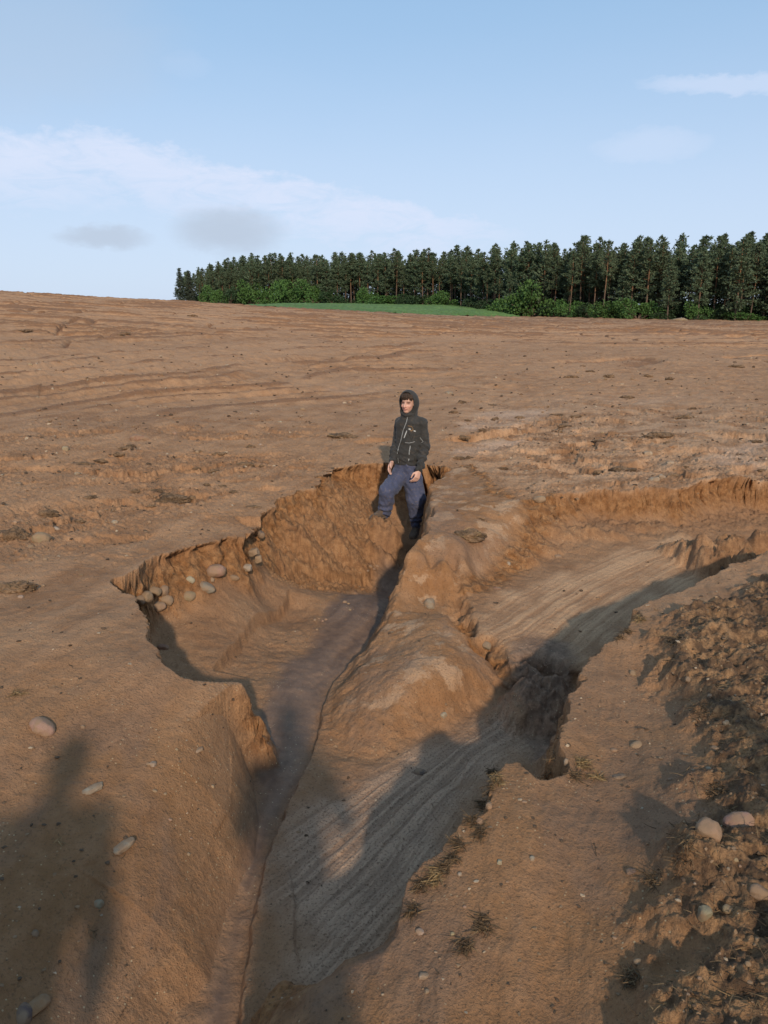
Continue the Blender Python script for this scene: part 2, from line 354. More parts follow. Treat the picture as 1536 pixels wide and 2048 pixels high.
# far land by picture column: crest of the bare field (distance, row in the photo) and foot of the forest
FARC = dict(px=[-900,0,350,520,700,900,1000,1250,1536,1800,2400], dc=[100,110,120,130,142,165,196,198,196,190,180], yc=[575,588,604,614,622.5,632,634,639,643,646,650],
            df=[360,355,350,342,328,295,249,212,206,200,190], yf=[607,608,611,612,612,616,632,638,642,645,650])
def _el(py): return PITCH * 0 + np.degrees(np.arctan((1024 - np.asarray(py, float)) / FPX)) - PITCH
_faz = np.degrees(np.arctan((np.array(FARC['px'], float) - 768) / FPX / (ct + .255 * st)))
_zc = CAM_Z + np.array(FARC['dc']) * np.tan(np.radians(_el(FARC['yc'])))
_zf = CAM_Z + np.array(FARC['df']) * np.tan(np.radians(_el(FARC['yf'])))
def far_z(x, y):
    a = np.degrees(np.arctan2(x, y)); r = np.hypot(x, y)
    dc = np.interp(a, _faz, FARC['dc']); zc = np.interp(a, _faz, _zc); df = np.interp(a, _faz, FARC['df']); zf = np.interp(a, _faz, _zf)
    z0 = -.02
    t = np.clip((r - 11) / (dc - 11), 0, 1)
    za = z0 + (zc - z0) * (0.75 * t + 0.25 * t * t) * 1.0
    t2 = np.clip((r - dc) / np.maximum(df - dc, 1), 0, 1)
    zb = zc + (zf - zc) * t2 - np.sin(t2 * np.pi) * .25 * (df - dc) * .004
    za = np.where(r > dc, zb, za)
    za = np.where(np.abs(a) > 90, np.interp(r, [0, 3000], [0, 0]), za)
    wside = sstep(60, 95, np.abs(a))
    za = za * (1 - wside)
    return np.where(r > df, zf * (1 - wside), za), dc, df, a, r

FLATS = [[WZ(a, b, -.06) for a, b in pl] for pl in ([(905,850),(960,825),(1050,822),(1120,800),(1180,805),(1090,850),(1010,856),(930,862)],[(880,905),(930,886),(1030,878),(1090,885),(1000,900),(930,915)],[(1150,800),(1300,780),(1536,775),(1560,800),(1380,810),(1230,825)],[(1390,930),(1450,905),(1536,890),(1560,950),(1450,955),(1400,960)],[(600,800),(720,775),(880,760),(900,775),(740,800)])]

HEADP = [WZ(a, b, -.66) for a, b in [(1005,1335),(1060,1312),(1150,1325),(1160,1370),(1150,1440),(1150,1550),(1070,1545),(1050,1480),(1015,1440)]]

TAL = [WZ(a, b, -.45) for a, b in [(500,1062),(560,1000),(650,965),(745,1000),(752,1085),(690,1112),(600,1126),(540,1138),(495,1125)]]

def near_terr(x, y):
    """ground height and soil kinds close by (arrays of metres)"""
    r = np.hypot(x, y)
    A = {}
    n1 = fbm(x * .9, y * .9, 3, 11); n2 = fbm(x * 3.1, y * 3.1, 4, 23); n3 = fbm(x * 9, y * 9, 4, 37); n4 = fbm(x * 28, y * 28, 3, 51)
    P = TP(x, y)
    # wash lines on the plateau, running away from the viewer
    la = x * .97 - y * .25; ll = x * .25 + y * .97
    wash = fbm(la * 4.5, ll * .55, 4, 71); wash2 = fbm(la * 16 + n2, ll * 1.6, 3, 77)
    rsd = poly_dist(x, y, R_poly)[0] + n2 * .12 + n3 * .05
    rough = sstep(-.05, .16, rsd)
    # eroded patches further off
    e1 = fbm(x * .55 + 3, y * .8, 3, 91)
    midr = sstep(6.2, 8.5, y) * sstep(.6, 1.8, x - (y - 9) * .05 ) * sstep(24, 15, r)
    midl = sstep(5.0, 7.5, r) * sstep(.2, -1.2, x + .5) * sstep(16, 11, r)
    patch = np.clip(midr * sstep(-.45, .2, e1 + .15 * n2) + midl * sstep(-.2, .25, e1 + .15 * n2), 0, 1)
    zz = P + .020 * n1 + .010 * n2 + .012 * wash + .005 * wash2 + .004 * n3 + sstep(4.5, 7, r) * (.020 * np.abs(n3) + .010 * n4)
    sc1 = fbm(la * 1.3 + .3 * n2, ll * .9, 4, 101)
    zz = zz - .06 * patch * sstep(-.02, .03, sc1) - .03 * patch * sstep(.2, .24, sc1) + .022 * patch * np.abs(n3) + .006 * patch * n4
    # clods on the right
    cl = np.abs(fbm(x * 6, y * 6, 4, 111)); cl2 = fbm(x * 14, y * 14, 4, 121); cl3 = np.abs(fbm(x * 33, y * 33, 3, 131))
    zz = zz + rough * (.05 + .045 * cl + .022 * cl2 + .014 * cl3 + .05 * n2)
    rd = poly_dist(x, y, RUT, closed=False)[0]
    zz = zz - .06 * np.exp(-(rd / .22) ** 2) * (1 - rough)
    # gullies
    nv = []; gs, _, gpar, gw = poly_dist(x, y, RW, RWID, vec=nv); gr = poly_dist(x, y, RW, RRND)[3]
    wob = .05 * n1 + .05 * n2 + .019 * n3 + .005 * n4
    lft = np.maximum(sstep(11.6, 10.6, gpar), sstep(len(RW) - 3.5, len(RW) - 2.5, gpar))
    g = gs + wob * np.clip(.35 + .9 * (1 - gr), .3, 1) * (1 - .45 * lft) * 1.15
    Fm = TF(x, y); Fu = TU(x, y)
    us = poly_dist(x, y, U_poly)[0] + .06 * n2 + .03 * n3
    um = sstep(-.08, .08, us)
    F = Fm * (1 - um) + Fu * um
    # flow marks on the beds
    def flow(Aline, Bline, k, seed):
        da = poly_dist(x, y, Aline, closed=False)[0]; db = poly_dist(x, y, Bline, closed=False)[0]
        v = da / (da + db + 1e-6); s = (da + db)
        return v, .45 * fbm(v * k + .25 * n2, .35 * ll + .2 * s, 3, seed, .6) + .75 * fbm(v * k * 2.7 + .35 * n2 + .3 * n1, .8 * ll, 3, seed + 4, .6), fbm(v * k * 6 + .5 * n2, 1.1 * ll, 3, seed + 9, .6)
    fm = sstep(-.14, .16, poly_dist(x, y, FAN)[0] + .10 * n2 + .03 * n3)
    v1, f1, f1b = flow(FAN_A, FAN_B, 9, 201)
    um2 = sstep(-.06, .12, poly_dist(x, y, UFAN)[0] + .05 * n2)
    v2, f2, f2b = flow(UF_A, UF_B, 15, 221)
    wd = poly_dist(x, y, WETP)[0] + .05 * n2 + .03 * n3
    wet = sstep(-.05, .10, wd)
    chan = poly_dist(x, y, STEPS[0][0], closed=False)
    cs = fbm(chan[0] * 7 + .4 * n2, ll * .6, 4, 241)
    F = F + fm * (.008 * f1 + .0035 * f1b + .006 * np.clip(n4, 0, 1)) + um2 * (.005 * f2 + .003 * f2b) + .012 * n2 * (1 - fm) + .010 * cs * wet + (1 - fm) * (1 - um2) * (1 - wet) * (.009 * n3 + .003 * n4)
    gw = np.where(lft > .02, gw, gw * np.clip(1 + .9 * fbm(x * 1.9, y * 1.9, 2, 161), .5, 1.6))
    near_w = sstep(.75, .1, np.abs(gs)) * np.maximum(sstep(6.2, 6.9, y), sstep(.6, 1.2, x) * sstep(5.2, 6.2, y)) + .0 * x
    F = F + near_w * (1 - fm) * (.045 * np.abs(n3) + .03 * n2 + .022 * np.abs(fbm(x * 17, y * 17, 3, 171)))
    t = np.clip((g + lft * gw * .95) / np.maximum(gw, .02), 0, 1)
    cliff = 1 - (1 - t) ** 2.4; rnd = t * t * (3 - 2 * t) * (1 - lft) + lft * t ** 1.9
    S = cliff * (1 - gr) + rnd * gr
    gin = S
    flute = (fbm(x * 7, y * 7, 4, 151) * .035 + n4 * .010) * (1 - .8 * lft)
    zg = zz * (1 - S) + F * S + flute * np.clip(4 * S * (1 - S), 0, 1)
    # the tongue between the gullies
    ps, _, _, pw = poly_dist(x, y, PW, [p[3] for p in PEN]); pr = poly_dist(x, y, PW, [p[4] for p in PEN])[3]
    pp = ps + (.03 * n1 + .05 * n2 + .010 * n3 + .003 * n4) * np.clip(.35 + .9 * (1 - pr), .3, 1)
    tp = np.clip(pp / np.maximum(pw, .02), 0, 1)
    cl_ = 1 - (1 - tp) ** 2.2; cl_ = tp ** 1.25 * .55 + cl_ * .45
    Sp = cl_ * (1 - pr) + tp * tp * (3 - 2 * tp) * pr
    T = TT(x, y) + .020 * n2 + .012 * n3 + .004 * n4 + .012 * n1
    onp = y > 4.4
    T = np.where(gs < -.02, zz, T * sstep(-.02, .12, gs) + zz * (1 - sstep(-.02, .12, gs)))
    zp = zg * (1 - Sp) + np.maximum(T, zg - .05) * Sp + flute * np.clip(4 * Sp * (1 - Sp), 0, 1) * .3
    z = np.where(pp > 0, zp, zg)
    # low steps
    for pts, h, reach, sgn in STEPS:
        if h == 0: continue
        cx = sum(p[0] for p in pts) / len(pts); cy = sum(p[1] for p in pts) / len(pts)
        rr = max(math.hypot(p[0] - cx, p[1] - cy) for p in pts) + 3 * reach
        k = np.hypot(x - cx, y - cy) < rr
        if not k.any(): continue
        d, sd_, par, _ = poly_dist(x[k], y[k], pts, closed=False)
        m = len(pts) - 1
        endf = sstep(0, .6, par) * sstep(m, m - .6, par) if sgn == -1 or True else 1
        sgd = d * np.where(sd_ * sgn > 0, 1, -1) + (.012 * n3[k] + .003 * n4[k]) * (1 + reach) + (.03 * n2[k] if h > .1 else 0)
        w0 = .008 + .05 * h
        prof = sstep(-w0, w0, sgd) * np.exp(-np.clip(sgd, 0, None) ** 2 / reach ** 2)
        z[k] -= h * prof * endf
    A['blob'] = np.zeros_like(z)
    for (bx, by, bz, ra, rb, h, pw_) in BLOBS:
        cx, cy = WZ(bx, by, bz)
        k = (np.abs(x - cx) < ra * 1.8) & (np.abs(y - cy) < rb * 1.8)
        if not k.any(): continue
        q = (np.abs((x[k] - cx) / ra) ** 2.4 + np.abs((y[k] - cy) / rb) ** 2.4) * np.clip(1 + .6 * n3[k] + .4 * n2[k], .5, 2)
        bb = np.exp(-np.clip(q, 0, None) ** (pw_ / 2)) * (1 + .35 * n3[k] + .1 * n4[k])
        z[k] += h * bb
        A['blob'][k] = np.maximum(A['blob'][k], bb)
    nl = np.hypot(nv[0], nv[1]) + 1e-6; sg = np.where(gs > 0, 1, -1)
    um_ = sstep(-.05, .35, fbm(x * 1.3, y * 1.3, 3, 181)) * .075 + .025 + .13 * np.exp(-((x - .05) / .8) ** 2 - ((y - 9.1) / .7) ** 2)
    cut = um_ * sstep(.02, .16, S) * sstep(1.0, .45, S) * (1 - sstep(.2, .6, gr)) * (y > 4.3) * (pp < .02)
    cut = cut * (1 - lft)
    A['ux'] = -sg * nv[0] / nl * cut; A['uy'] = -sg * nv[1] / nl * cut
    ingul = np.clip(gin * (1 - np.clip(Sp, 0, 1)), 0, 1)
    wall = np.clip(4 * S * (1 - S), 0, 1) * (gs > -.1) + np.clip(4 * Sp * (1 - Sp), 0, 1) * (pp > 0) * (gs > -.05)
    A['wall'] = np.clip(wall * (1 - .8 * lft * (pp < 0)) * (1 - .75 * (pp > 0) * (y < 5.6)) + .8 * np.clip(4 * um * (1 - um), 0, 1) * S * (x > .3) * (y < 5.2), 0, 1)
    A['fan'] = np.clip(fm * ingul, 0, 1); A['fans'] = f1 * fm + .6 * f2 * um2 + cs * wet + .35 * n2
    A['ufan'] = um2 * ingul; A['wet'] = wet * ingul; A['rough'] = rough * (1 - gin); A['patch'] = patch * (1 - gin)
    A['floor'] = ingul; A['pen'] = np.clip(Sp * gin, 0, 1); A['wash'] = wash; A['midr'] = midr * (1 - gin)
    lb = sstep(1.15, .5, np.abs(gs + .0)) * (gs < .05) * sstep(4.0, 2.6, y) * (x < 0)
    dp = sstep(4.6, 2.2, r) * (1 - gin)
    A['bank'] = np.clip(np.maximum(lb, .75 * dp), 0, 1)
    fl = fbm(x * .8 + 7, y * .45 + .2 * x, 4, 191)
    flat = np.zeros_like(x)
    for pl in FLATS: flat = np.maximum(flat, sstep(-.12, .35, poly_dist(x, y, pl)[0] + .35 * fl + .15 * n2))
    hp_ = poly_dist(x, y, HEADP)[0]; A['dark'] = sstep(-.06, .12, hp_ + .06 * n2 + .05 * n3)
    A['talus'] = sstep(-.08, .08, poly_dist(x, y, TAL)[0] + .06 * n2 + .05 * n3) * gin
    z = z + A['talus'] * (.05 * np.abs(n3) + .03 * n2 + .02 * n4)
    A['flat'] = flat * (1 - gin) * (1 - .7 * patch); z = z - .02 * flat
    return z, A

KEYS = ['ux', 'uy', 'wall', 'fan', 'fans', 'ufan', 'wet', 'rough', 'patch', 'floor', 'pen', 'wash', 'midr', 'bank', 'furrow', 'blob', 'flat', 'dark', 'talus']
def terr(x, y, attrs=False):
    x = np.asarray(x, float); y = np.asarray(y, float)
    zf, dc, df, a, r = far_z(x, y)
    z = zf.copy(); A = {k: np.zeros(x.shape) for k in KEYS}
    # drill rows of the field
    furm = sstep(9.5, 17, r) * sstep(60, 40, np.abs(a))
    k = furm > 0
    if k.any():
        xx, yy, rr = x[k], y[k], r[k]
        wv = fbm(xx * .05, yy * .05, 3, 301); m1 = fbm(xx * .09 + 5, yy * .06, 4, 311); m2 = fbm(xx * .5, yy * .5, 4, 321); m3 = fbm(xx * 2.2, yy * 2.2, 3, 331)
        far = sstep(32, 60, rr)
        # close rows run away to the right, those on the hill follow the slope
        c1 = xx * .90 - yy * .43 + 5 * wv; c2 = -xx * .12 + yy * .99 + 7 * wv
        s1 = .8 * np.sin(c1 * 2 * np.pi / 1.15) + .6 * np.sin(c1 * 2 * np.pi / 3.4 + 1); s2 = .8 * np.sin(c2 * 2 * np.pi / 2.6) + .7 * np.sin(c2 * 2 * np.pi / 6.9)
        c3 = xx * .55 + yy * .83
        s3 = np.sin(c3 * 2 * np.pi / 4.4 + 2 * m2)
        side = sstep(4, -6, xx - .1 * rr)
        row = (s1 * (1 - far) * side + s2 * far * .9 + s3 * .35 * far * sstep(-5, 30, xx))
        gone = sstep(.16, -.12, m1) * .75 + .25
        gone = gone * (1 - sstep(3.5, 1.2, np.abs(xx + 5 - .0 * yy)) * sstep(20, 26, rr) * sstep(60, 40, rr) * .7)
        row = row * (.25 + .75 * gone) * (.9 + .35 * m2)
        zr = row * (.05 + .0022 * np.clip(rr, 0, 70)) + m2 * .07 + np.abs(m3) * (.028 + .0004 * rr) + .02 * fbm(xx * 6, yy * 6, 2, 335) * sstep(60, 25, rr) + .05 * m1
        rill = sstep(.030, .0, np.abs(fbm(xx * .07, yy * .035, 3, 341))) * .22 * sstep(18, 40, rr)
        z[k] += furm[k] * (zr - rill)
        ln = sstep(.15, 1.05, row * 1.35 + .3 * m3 + .2 * m2) + .8 * sstep(.25, .6, np.abs(m3) + .6 * m2) * (.35 + .65 * (1 - gone)) * .5
        A['furrow'][k] = furm[k] * np.clip(ln + 6 * rill, 0, 1)
        A['wash'][k] = m1 * furm[k]
    k = r < 20
    if k.any():
        zn, An = near_terr(x[k], y[k])
        w = sstep(20, 11, r[k])
        z[k] = z[k] * (1 - w) + zn * w + (0 if True else 0)
        for q, v in An.items():
            A[q][k] = A[q][k] * (1 - w) + v * w if q == 'wash' else v * w
    return (z, A) if attrs else z

def on_ground(pix):
    """where the sight lines through these photo pixels meet the ground"""
    P = np.array(pix, float)
    t = np.concatenate([np.linspace(1.2, 12, 900), np.geomspace(12.05, 400, 500)])
    u = (P[:, 0] - 768) / FPX; v = (1024 - P[:, 1]) / FPX
    dx, dy, dz = u, ct + v * st, -st + v * ct
    Xs = dx[:, None] * t; Ys = dy[:, None] * t; Zs = CAM_Z + dz[:, None] * t
    H = terr(Xs.ravel(), Ys.ravel()).reshape(Xs.shape)
    below = Zs < H
    i = np.argmax(below, 1); i = np.where(below.any(1), i, len(t) - 1)
    j = np.maximum(i - 1, 0); q = np.arange(len(P))
    d0 = (Zs - H)[q, j]; d1 = (Zs - H)[q, i]
    f = np.clip(d0 / np.maximum(d0 - d1, 1e-9), 0, 1)
    tt = t[j] + (t[i] - t[j]) * f
    return [Vector((dx[n] * tt[n], dy[n] * tt[n], CAM_Z + dz[n] * tt[n])) for n in q]

# ------------------------------------------------------------------ ground sheet
def build_ground():
    a1 = np.arange(-29, 29.001, .056)
    left = [-29.0]; s = .06
    while left[-1] > -178: s = min(s * 1.10, 4.0); left.append(left[-1] - s)
    left = np.array(left[1:][::-1]); left = left[left > -179]
    azs = np.radians(np.concatenate([left, a1, -left[::-1]]))
    rs = [.02, .15, .3, .5, .7, .9]; 
    while rs[-1] < 12: rs.append(rs[-1] + max(.006, .0021 * rs[-1]))
    while rs[-1] < 130: rs.append(rs[-1] * 1.0038)
    while rs[-1] < 420: rs.append(rs[-1] * 1.010)
    while rs[-1] < 9000: rs.append(rs[-1] * 1.15)
    rs = np.array(rs); nA, nR = len(azs), len(rs)
    RR, AA = np.meshgrid(rs, azs, indexing='ij')
    x = (RR * np.sin(AA)).ravel(); y = (RR * np.cos(AA)).ravel()
    z, A = terr(x, y, True)
    # ledges and hollows in the cut faces
    k = A['wall'] > .02; w = A['wall'][k]; xk, yk, zk = x[k], y[k], z[k]
    q1 = perlin(xk * 5 + zk * 9, yk * 5 - zk * 6, 401) + .5 * perlin(xk * 12 - zk * 19, yk * 12 + zk * 16, 402); q2 = perlin(xk * 5 - zk * 8, yk * 5 + zk * 9, 403) + .5 * perlin(xk * 13 + zk * 21, yk * 13 + zk * 11, 404)
    z[k] += w * .02 * perlin(xk * 9, zk * 14 + yk * 9, 405)
    x[k] += w * .030 * q1; y[k] += w * .034 * q2
    x += A['ux']; y += A['uy']
    me = bpy.data.meshes.new('ground')
    co = np.empty((nA * nR, 3), np.float32); co[:, 0] = x; co[:, 1] = y; co[:, 2] = z
    me.vertices.add(nA * nR); me.vertices.foreach_set('co', co.ravel())
    i = np.arange(nR - 1)[:, None]; j = np.arange(nA)[None]; j2 = (j + 1) % nA
    q = np.stack(np.broadcast_arrays(i * nA + j, (i + 1) * nA + j, (i + 1) * nA + j2, i * nA + j2), -1).reshape(-1, 4)[:, ::-1]
    nf = len(q)
    me.loops.add(nf * 4); me.polygons.add(nf)
    me.loops.foreach_set('vertex_index', q.ravel().astype(np.int32))
    me.polygons.foreach_set('loop_start', np.arange(0, nf * 4, 4, dtype=np.int32))
    me.polygons.foreach_set('use_smooth', np.ones(nf, bool))
    me.update(calc_edges=True)
    for k in KEYS[2:]:
        at = me.attributes.new(k, 'FLOAT', 'POINT'); at.data.foreach_set('value', A[k].astype(np.float32))
    return me, (nA, nR)

# ------------------------------------------------------------------ soil material
def soil_material():
    m, T, b = new_mat('eroded sandy loam')
    geo = T.n('ShaderNodeNewGeometry'); pos = geo.outputs['Position']
    A = {k: T.attr(k).outputs['Fac'] for k in KEYS[2:]}
    nA = T.noise(pos, .35, 5, .6); nB = T.noise(pos, 2.2, 6, .62); nC = T.noise(pos, 14, 6, .65); nD = T.noise(pos, 90, 4, .7); nE = T.noise(pos, 420, 2, .6)
    base = T.mix(T.mapr(nB, .32, .68), (0.229, 0.124, 0.062), (0.360, 0.217, 0.122))
    base = T.mix(T.math('MULTIPLY', T.mapr(nA, .35, .65), .5), base, (0.360, 0.225, 0.132))
    base = T.mix(T.math('MULTIPLY', T.mapr(A['wash'], -.1, .5), .45), base, (0.413, 0.258, 0.153))
    # drill rows: rough crumbly crests, darker
    base = T.mix(T.math('MULTIPLY', T.mapr(A['furrow'], .22, .9), .9), base, (0.191, 0.102, 0.053))
    # eroded patches
    base = T.mix(T.math('MULTIPLY', A['patch'], T.mapr(nC, .40, .60, .0, .65)), base, (0.168, 0.090, 0.047))
    pale = T.math('MULTIPLY', A['midr'], T.mapr(nB, .42, .60, 0, .75))
    base = T.mix(pale, base, (0.459, 0.307, 0.198))
    # tongue: orange clay with pale dry scabs
    pen = T.mix(T.mapr(nB, .35, .65), (0.237, 0.120, 0.049), (0.291, 0.168, 0.088))
    pen = T.mix(T.math('MULTIPLY', T.mapr(T.noise(pos, 4, 6, .62), .52, .60), .8), pen, (0.428, 0.300, 0.198))
    base = T.mix(T.math('MULTIPLY', A['pen'], .85), base, pen)
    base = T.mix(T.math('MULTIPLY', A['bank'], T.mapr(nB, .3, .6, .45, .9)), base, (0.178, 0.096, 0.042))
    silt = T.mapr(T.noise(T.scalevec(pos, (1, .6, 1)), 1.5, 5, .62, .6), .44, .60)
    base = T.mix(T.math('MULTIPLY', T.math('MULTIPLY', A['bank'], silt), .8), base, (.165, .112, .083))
    base = T.mix(T.math('MULTIPLY', T.math('MULTIPLY', A['pen'], silt), .55), base, (.215, .145, .105))
    # beds
    bed = T.mix(T.mapr(nB, .3, .7), (0.229, 0.129, 0.069), (0.291, 0.177, 0.100))
    base = T.mix(A['floor'], base, bed)
    base = T.mix(T.math('MULTIPLY', A['talus'], .7), base, T.mix(T.mapr(nC, .36, .66), (.175, .085, .034), (.290, .160, .070)))
    fan = T.mix(T.mapr(A['fans'], -.35, .35), (.265, .186, .135), (.410, .298, .218))
    fan = T.mix(T.math('MULTIPLY', T.mapr(nD, .50, .62), .35), fan, (0.107, 0.075, 0.059))
    base = T.mix(A['fan'], base, fan)
    uf = T.mix(T.mapr(A['fans'], -.35, .35), (0.291, 0.177, 0.103), (0.459, 0.307, 0.191))
    base = T.mix(A['ufan'], base, uf)
    wetc = T.mix(T.mapr(A['fans'], -.4, .4), (.088, .060, .047), (.140, .097, .074))
    base = T.mix(T.math('MULTIPLY', A['wet'], .9), base, wetc)
    # walls: fresh orange subsoil
    wallc = T.mix(T.mapr(nC, .35, .68), (.165, .074, .025), (.285, .148, .056))
    base = T.mix(T.math('MULTIPLY', A['wall'], .88), base, wallc)
    base = T.mix(T.math('MULTIPLY', A['blob'], .6), base, T.mix(T.mapr(nC, .4, .65), (0.153, 0.083, 0.044), (0.291, 0.162, 0.074)))
    wcr = T.noise(T.scalevec(pos, (1, 1, .45)), 26, 5, .7); base = T.mix(T.math('MULTIPLY', A['wall'], T.mapr(wcr, .54, .68, 0, .75)), base, (.06, .03, .014))  # crevice shade painted into the wall colour as thin dark streaks
    base = T.mix(T.math('MULTIPLY', A['flat'], .8), base, T.mix(T.mapr(nB, .3, .7), (.40, .285, .215), (.56, .42, .325)))
    # clods
    ro = T.mix(T.mapr(nC, .40, .60), (.060, .040, .026), (.260, .160, .080)); ro = T.mix(T.mapr(T.noise(pos, 3.2, 5, .65), .5, .62, 0, .7), ro, (.055, .038, .026))
    base = T.mix(T.math('MULTIPLY', A['rough'], .85), base, ro)
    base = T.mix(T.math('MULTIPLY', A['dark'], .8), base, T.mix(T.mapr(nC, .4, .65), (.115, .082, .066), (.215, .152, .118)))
    # fine grain
    base = T.mix(T.mapr(nC, .35, .7, 0, .30), base, T.mix(.5, base, (0.459, 0.300, 0.191)))
    base = T.mix(T.mapr(nD, .54, .66, 0, .62), base, (0.092, 0.057, 0.035))
    sp = T.vor(pos, 38); base = T.mix(T.math('MULTIPLY', T.math('LESS_THAN', sp, .13), T.mapr(nB, .45, .6, 0, .55)), base, (0.500, 0.450, 0.309))
    base = T.mix(1.0, base, (1.18, 1.055, .925), 'MULTIPLY')
    T.link(base, b.inputs['Base Color'])
    rgh = T.math('SUBTRACT', .92, T.math('MULTIPLY', A['wet'], T.mapr(nB, .35, .6, .12, .26)))
    T.link(rgh, b.inputs['Roughness'])
    hh = T.math('ADD', T.math('MULTIPLY', nC, 1.0), T.math('MULTIPLY', nD, .35))
    fine = T.math('ADD', nD, T.math('MULTIPLY', nE, .5))
    smooth = T.math('SUBTRACT', 1.0, T.math('MULTIPLY', A['wet'], .75))
    n1 = T.n('ShaderNodeBump'); hh = T.math('ADD', hh, T.math('MULTIPLY', T.math('MULTIPLY', A['wall'], T.vor(pos, 16)), 1.3)); T.link(hh, n1.inputs['Height']); n1.inputs['Distance'].default_value = .030; T.link(T.math('MULTIPLY', smooth, .75), n1.inputs['Strength'])
    n2 = T.n('ShaderNodeBump'); T.link(fine, n2.inputs['Height']); n2.inputs['Distance'].default_value = .0035; T.link(T.math('MULTIPLY', smooth, .8), n2.inputs['Strength'])
    T.link(n1.outputs[0], n2.inputs['Normal']); T.link(n2.outputs[0], b.inputs['Normal'])
    return m
MAT_SOIL = soil_material()
g_me, GDIM = build_ground()
ground = link_mesh('ground', g_me, MAT_SOIL)
tag(ground, 'bare brown sandy field washed out into deep gullies', 'ground', kind='structure')

# ------------------------------------------------------------------ stones
def stone_material():
    m, T, b = new_mat('field stone')
    oi = T.n('ShaderNodeObjectInfo'); tc = T.n('ShaderNodeTexCoord'); p = tc.outputs['Object']
    pos = T.n('ShaderNodeVectorMath', operation='ADD'); T.link(p, pos.inputs[0])
    cb = T.n('ShaderNodeCombineXYZ'); T.link(T.math('MULTIPLY', oi.outputs['Random'], 50), cb.inputs[0]); T.link(cb.outputs[0], pos.inputs[1])
    pv = pos.outputs[0]
    n1 = T.noise(pv, 22, 5, .65); n2 = T.noise(pv, 130, 3, .7); v = T.vor(pv, 210)
    c = T.mix(T.mapr(n1, .3, .7), T.mix(.35, oi.outputs['Color'], (.05, .035, .025)), oi.outputs['Color'])
    c = T.mix(T.mapr(n2, .55, .68, 0, .5), c, (.36, .29, .22))
    c = T.mix(T.math('MULTIPLY', T.math('LESS_THAN', v, .22), .55), c, (.05, .04, .035))
    geo = T.n('ShaderNodeNewGeometry')
    mud = T.math('MULTIPLY', T.mapr(T.noise(geo.outputs['Position'], 18, 4, .6), .36, .56), .8)
    c = T.mix(mud, c, (.26, .165, .095))
    T.link(c, b.inputs['Base Color']); b.inputs['Roughness'].default_value = .75
    T.link(T.bump(T.math('ADD', n1, T.math('MULTIPLY', n2, .4)), .5, .006), b.inputs['Normal'])
    return m
MAT_STONE = stone_material()
def stone_mesh(kind, seed):
    bm = bmesh.new(); bmesh.ops.create_icosphere(bm, subdivisions=4, radius=1.0)
    rnd = random.Random(seed); off = Vector((rnd.uniform(0, 50), rnd.uniform(0, 50), rnd.uniform(0, 50)))
    cuts = []
    for _ in range({'round': 6, 'slab': 6, 'angular': 10}[kind]):
        d = Vector((rnd.gauss(0, 1), rnd.gauss(0, 1), rnd.gauss(0, 1))).normalized(); cuts.append((d, rnd.uniform(.66, .90)))
    for v in bm.verts:
        n = v.co.normalized(); r = 1.0 + .16 * mnoise.noise(n * 1.1 + off) + .08 * mnoise.noise(n * 3 + off) + (.018 * mnoise.noise(n * 8 + off))
        q = n * r
        for d, h in cuts:
            e = q.dot(d) - h
            if e > 0: q -= d * e * (.85 if kind != 'round' else .62)
        if kind != 'round':
            k_ = .68; q = Vector([math.copysign(abs(t) ** k_, t) for t in q]) * .86
            q *= 1 + .10 * mnoise.noise(n * 2.2 + off * 1.3)
        v.co = q
    for f in bm.faces: f.smooth = True
    me = bpy.data.meshes.new('stone'); bm.to_mesh(me); bm.free(); me.materials.append(MAT_STONE)
    return me
STONE_ME = {k: [stone_mesh(k, 11 * i + len(k)) for i in range(4)] for k in ('round', 'slab', 'angular')}
C_PINK, C_GREY, C_TAN, C_PALE, C_BROWN, C_RED, C_DARK, C_ORANGE, C_GREEN, C_YEL = (.35,.22,.14), (.27,.215,.15), (.31,.205,.12), (.40,.315,.225), (.25,.16,.09), (.27,.12,.07), (.11,.08,.06), (.33,.15,.06), (.25,.225,.15), (.42,.30,.16)
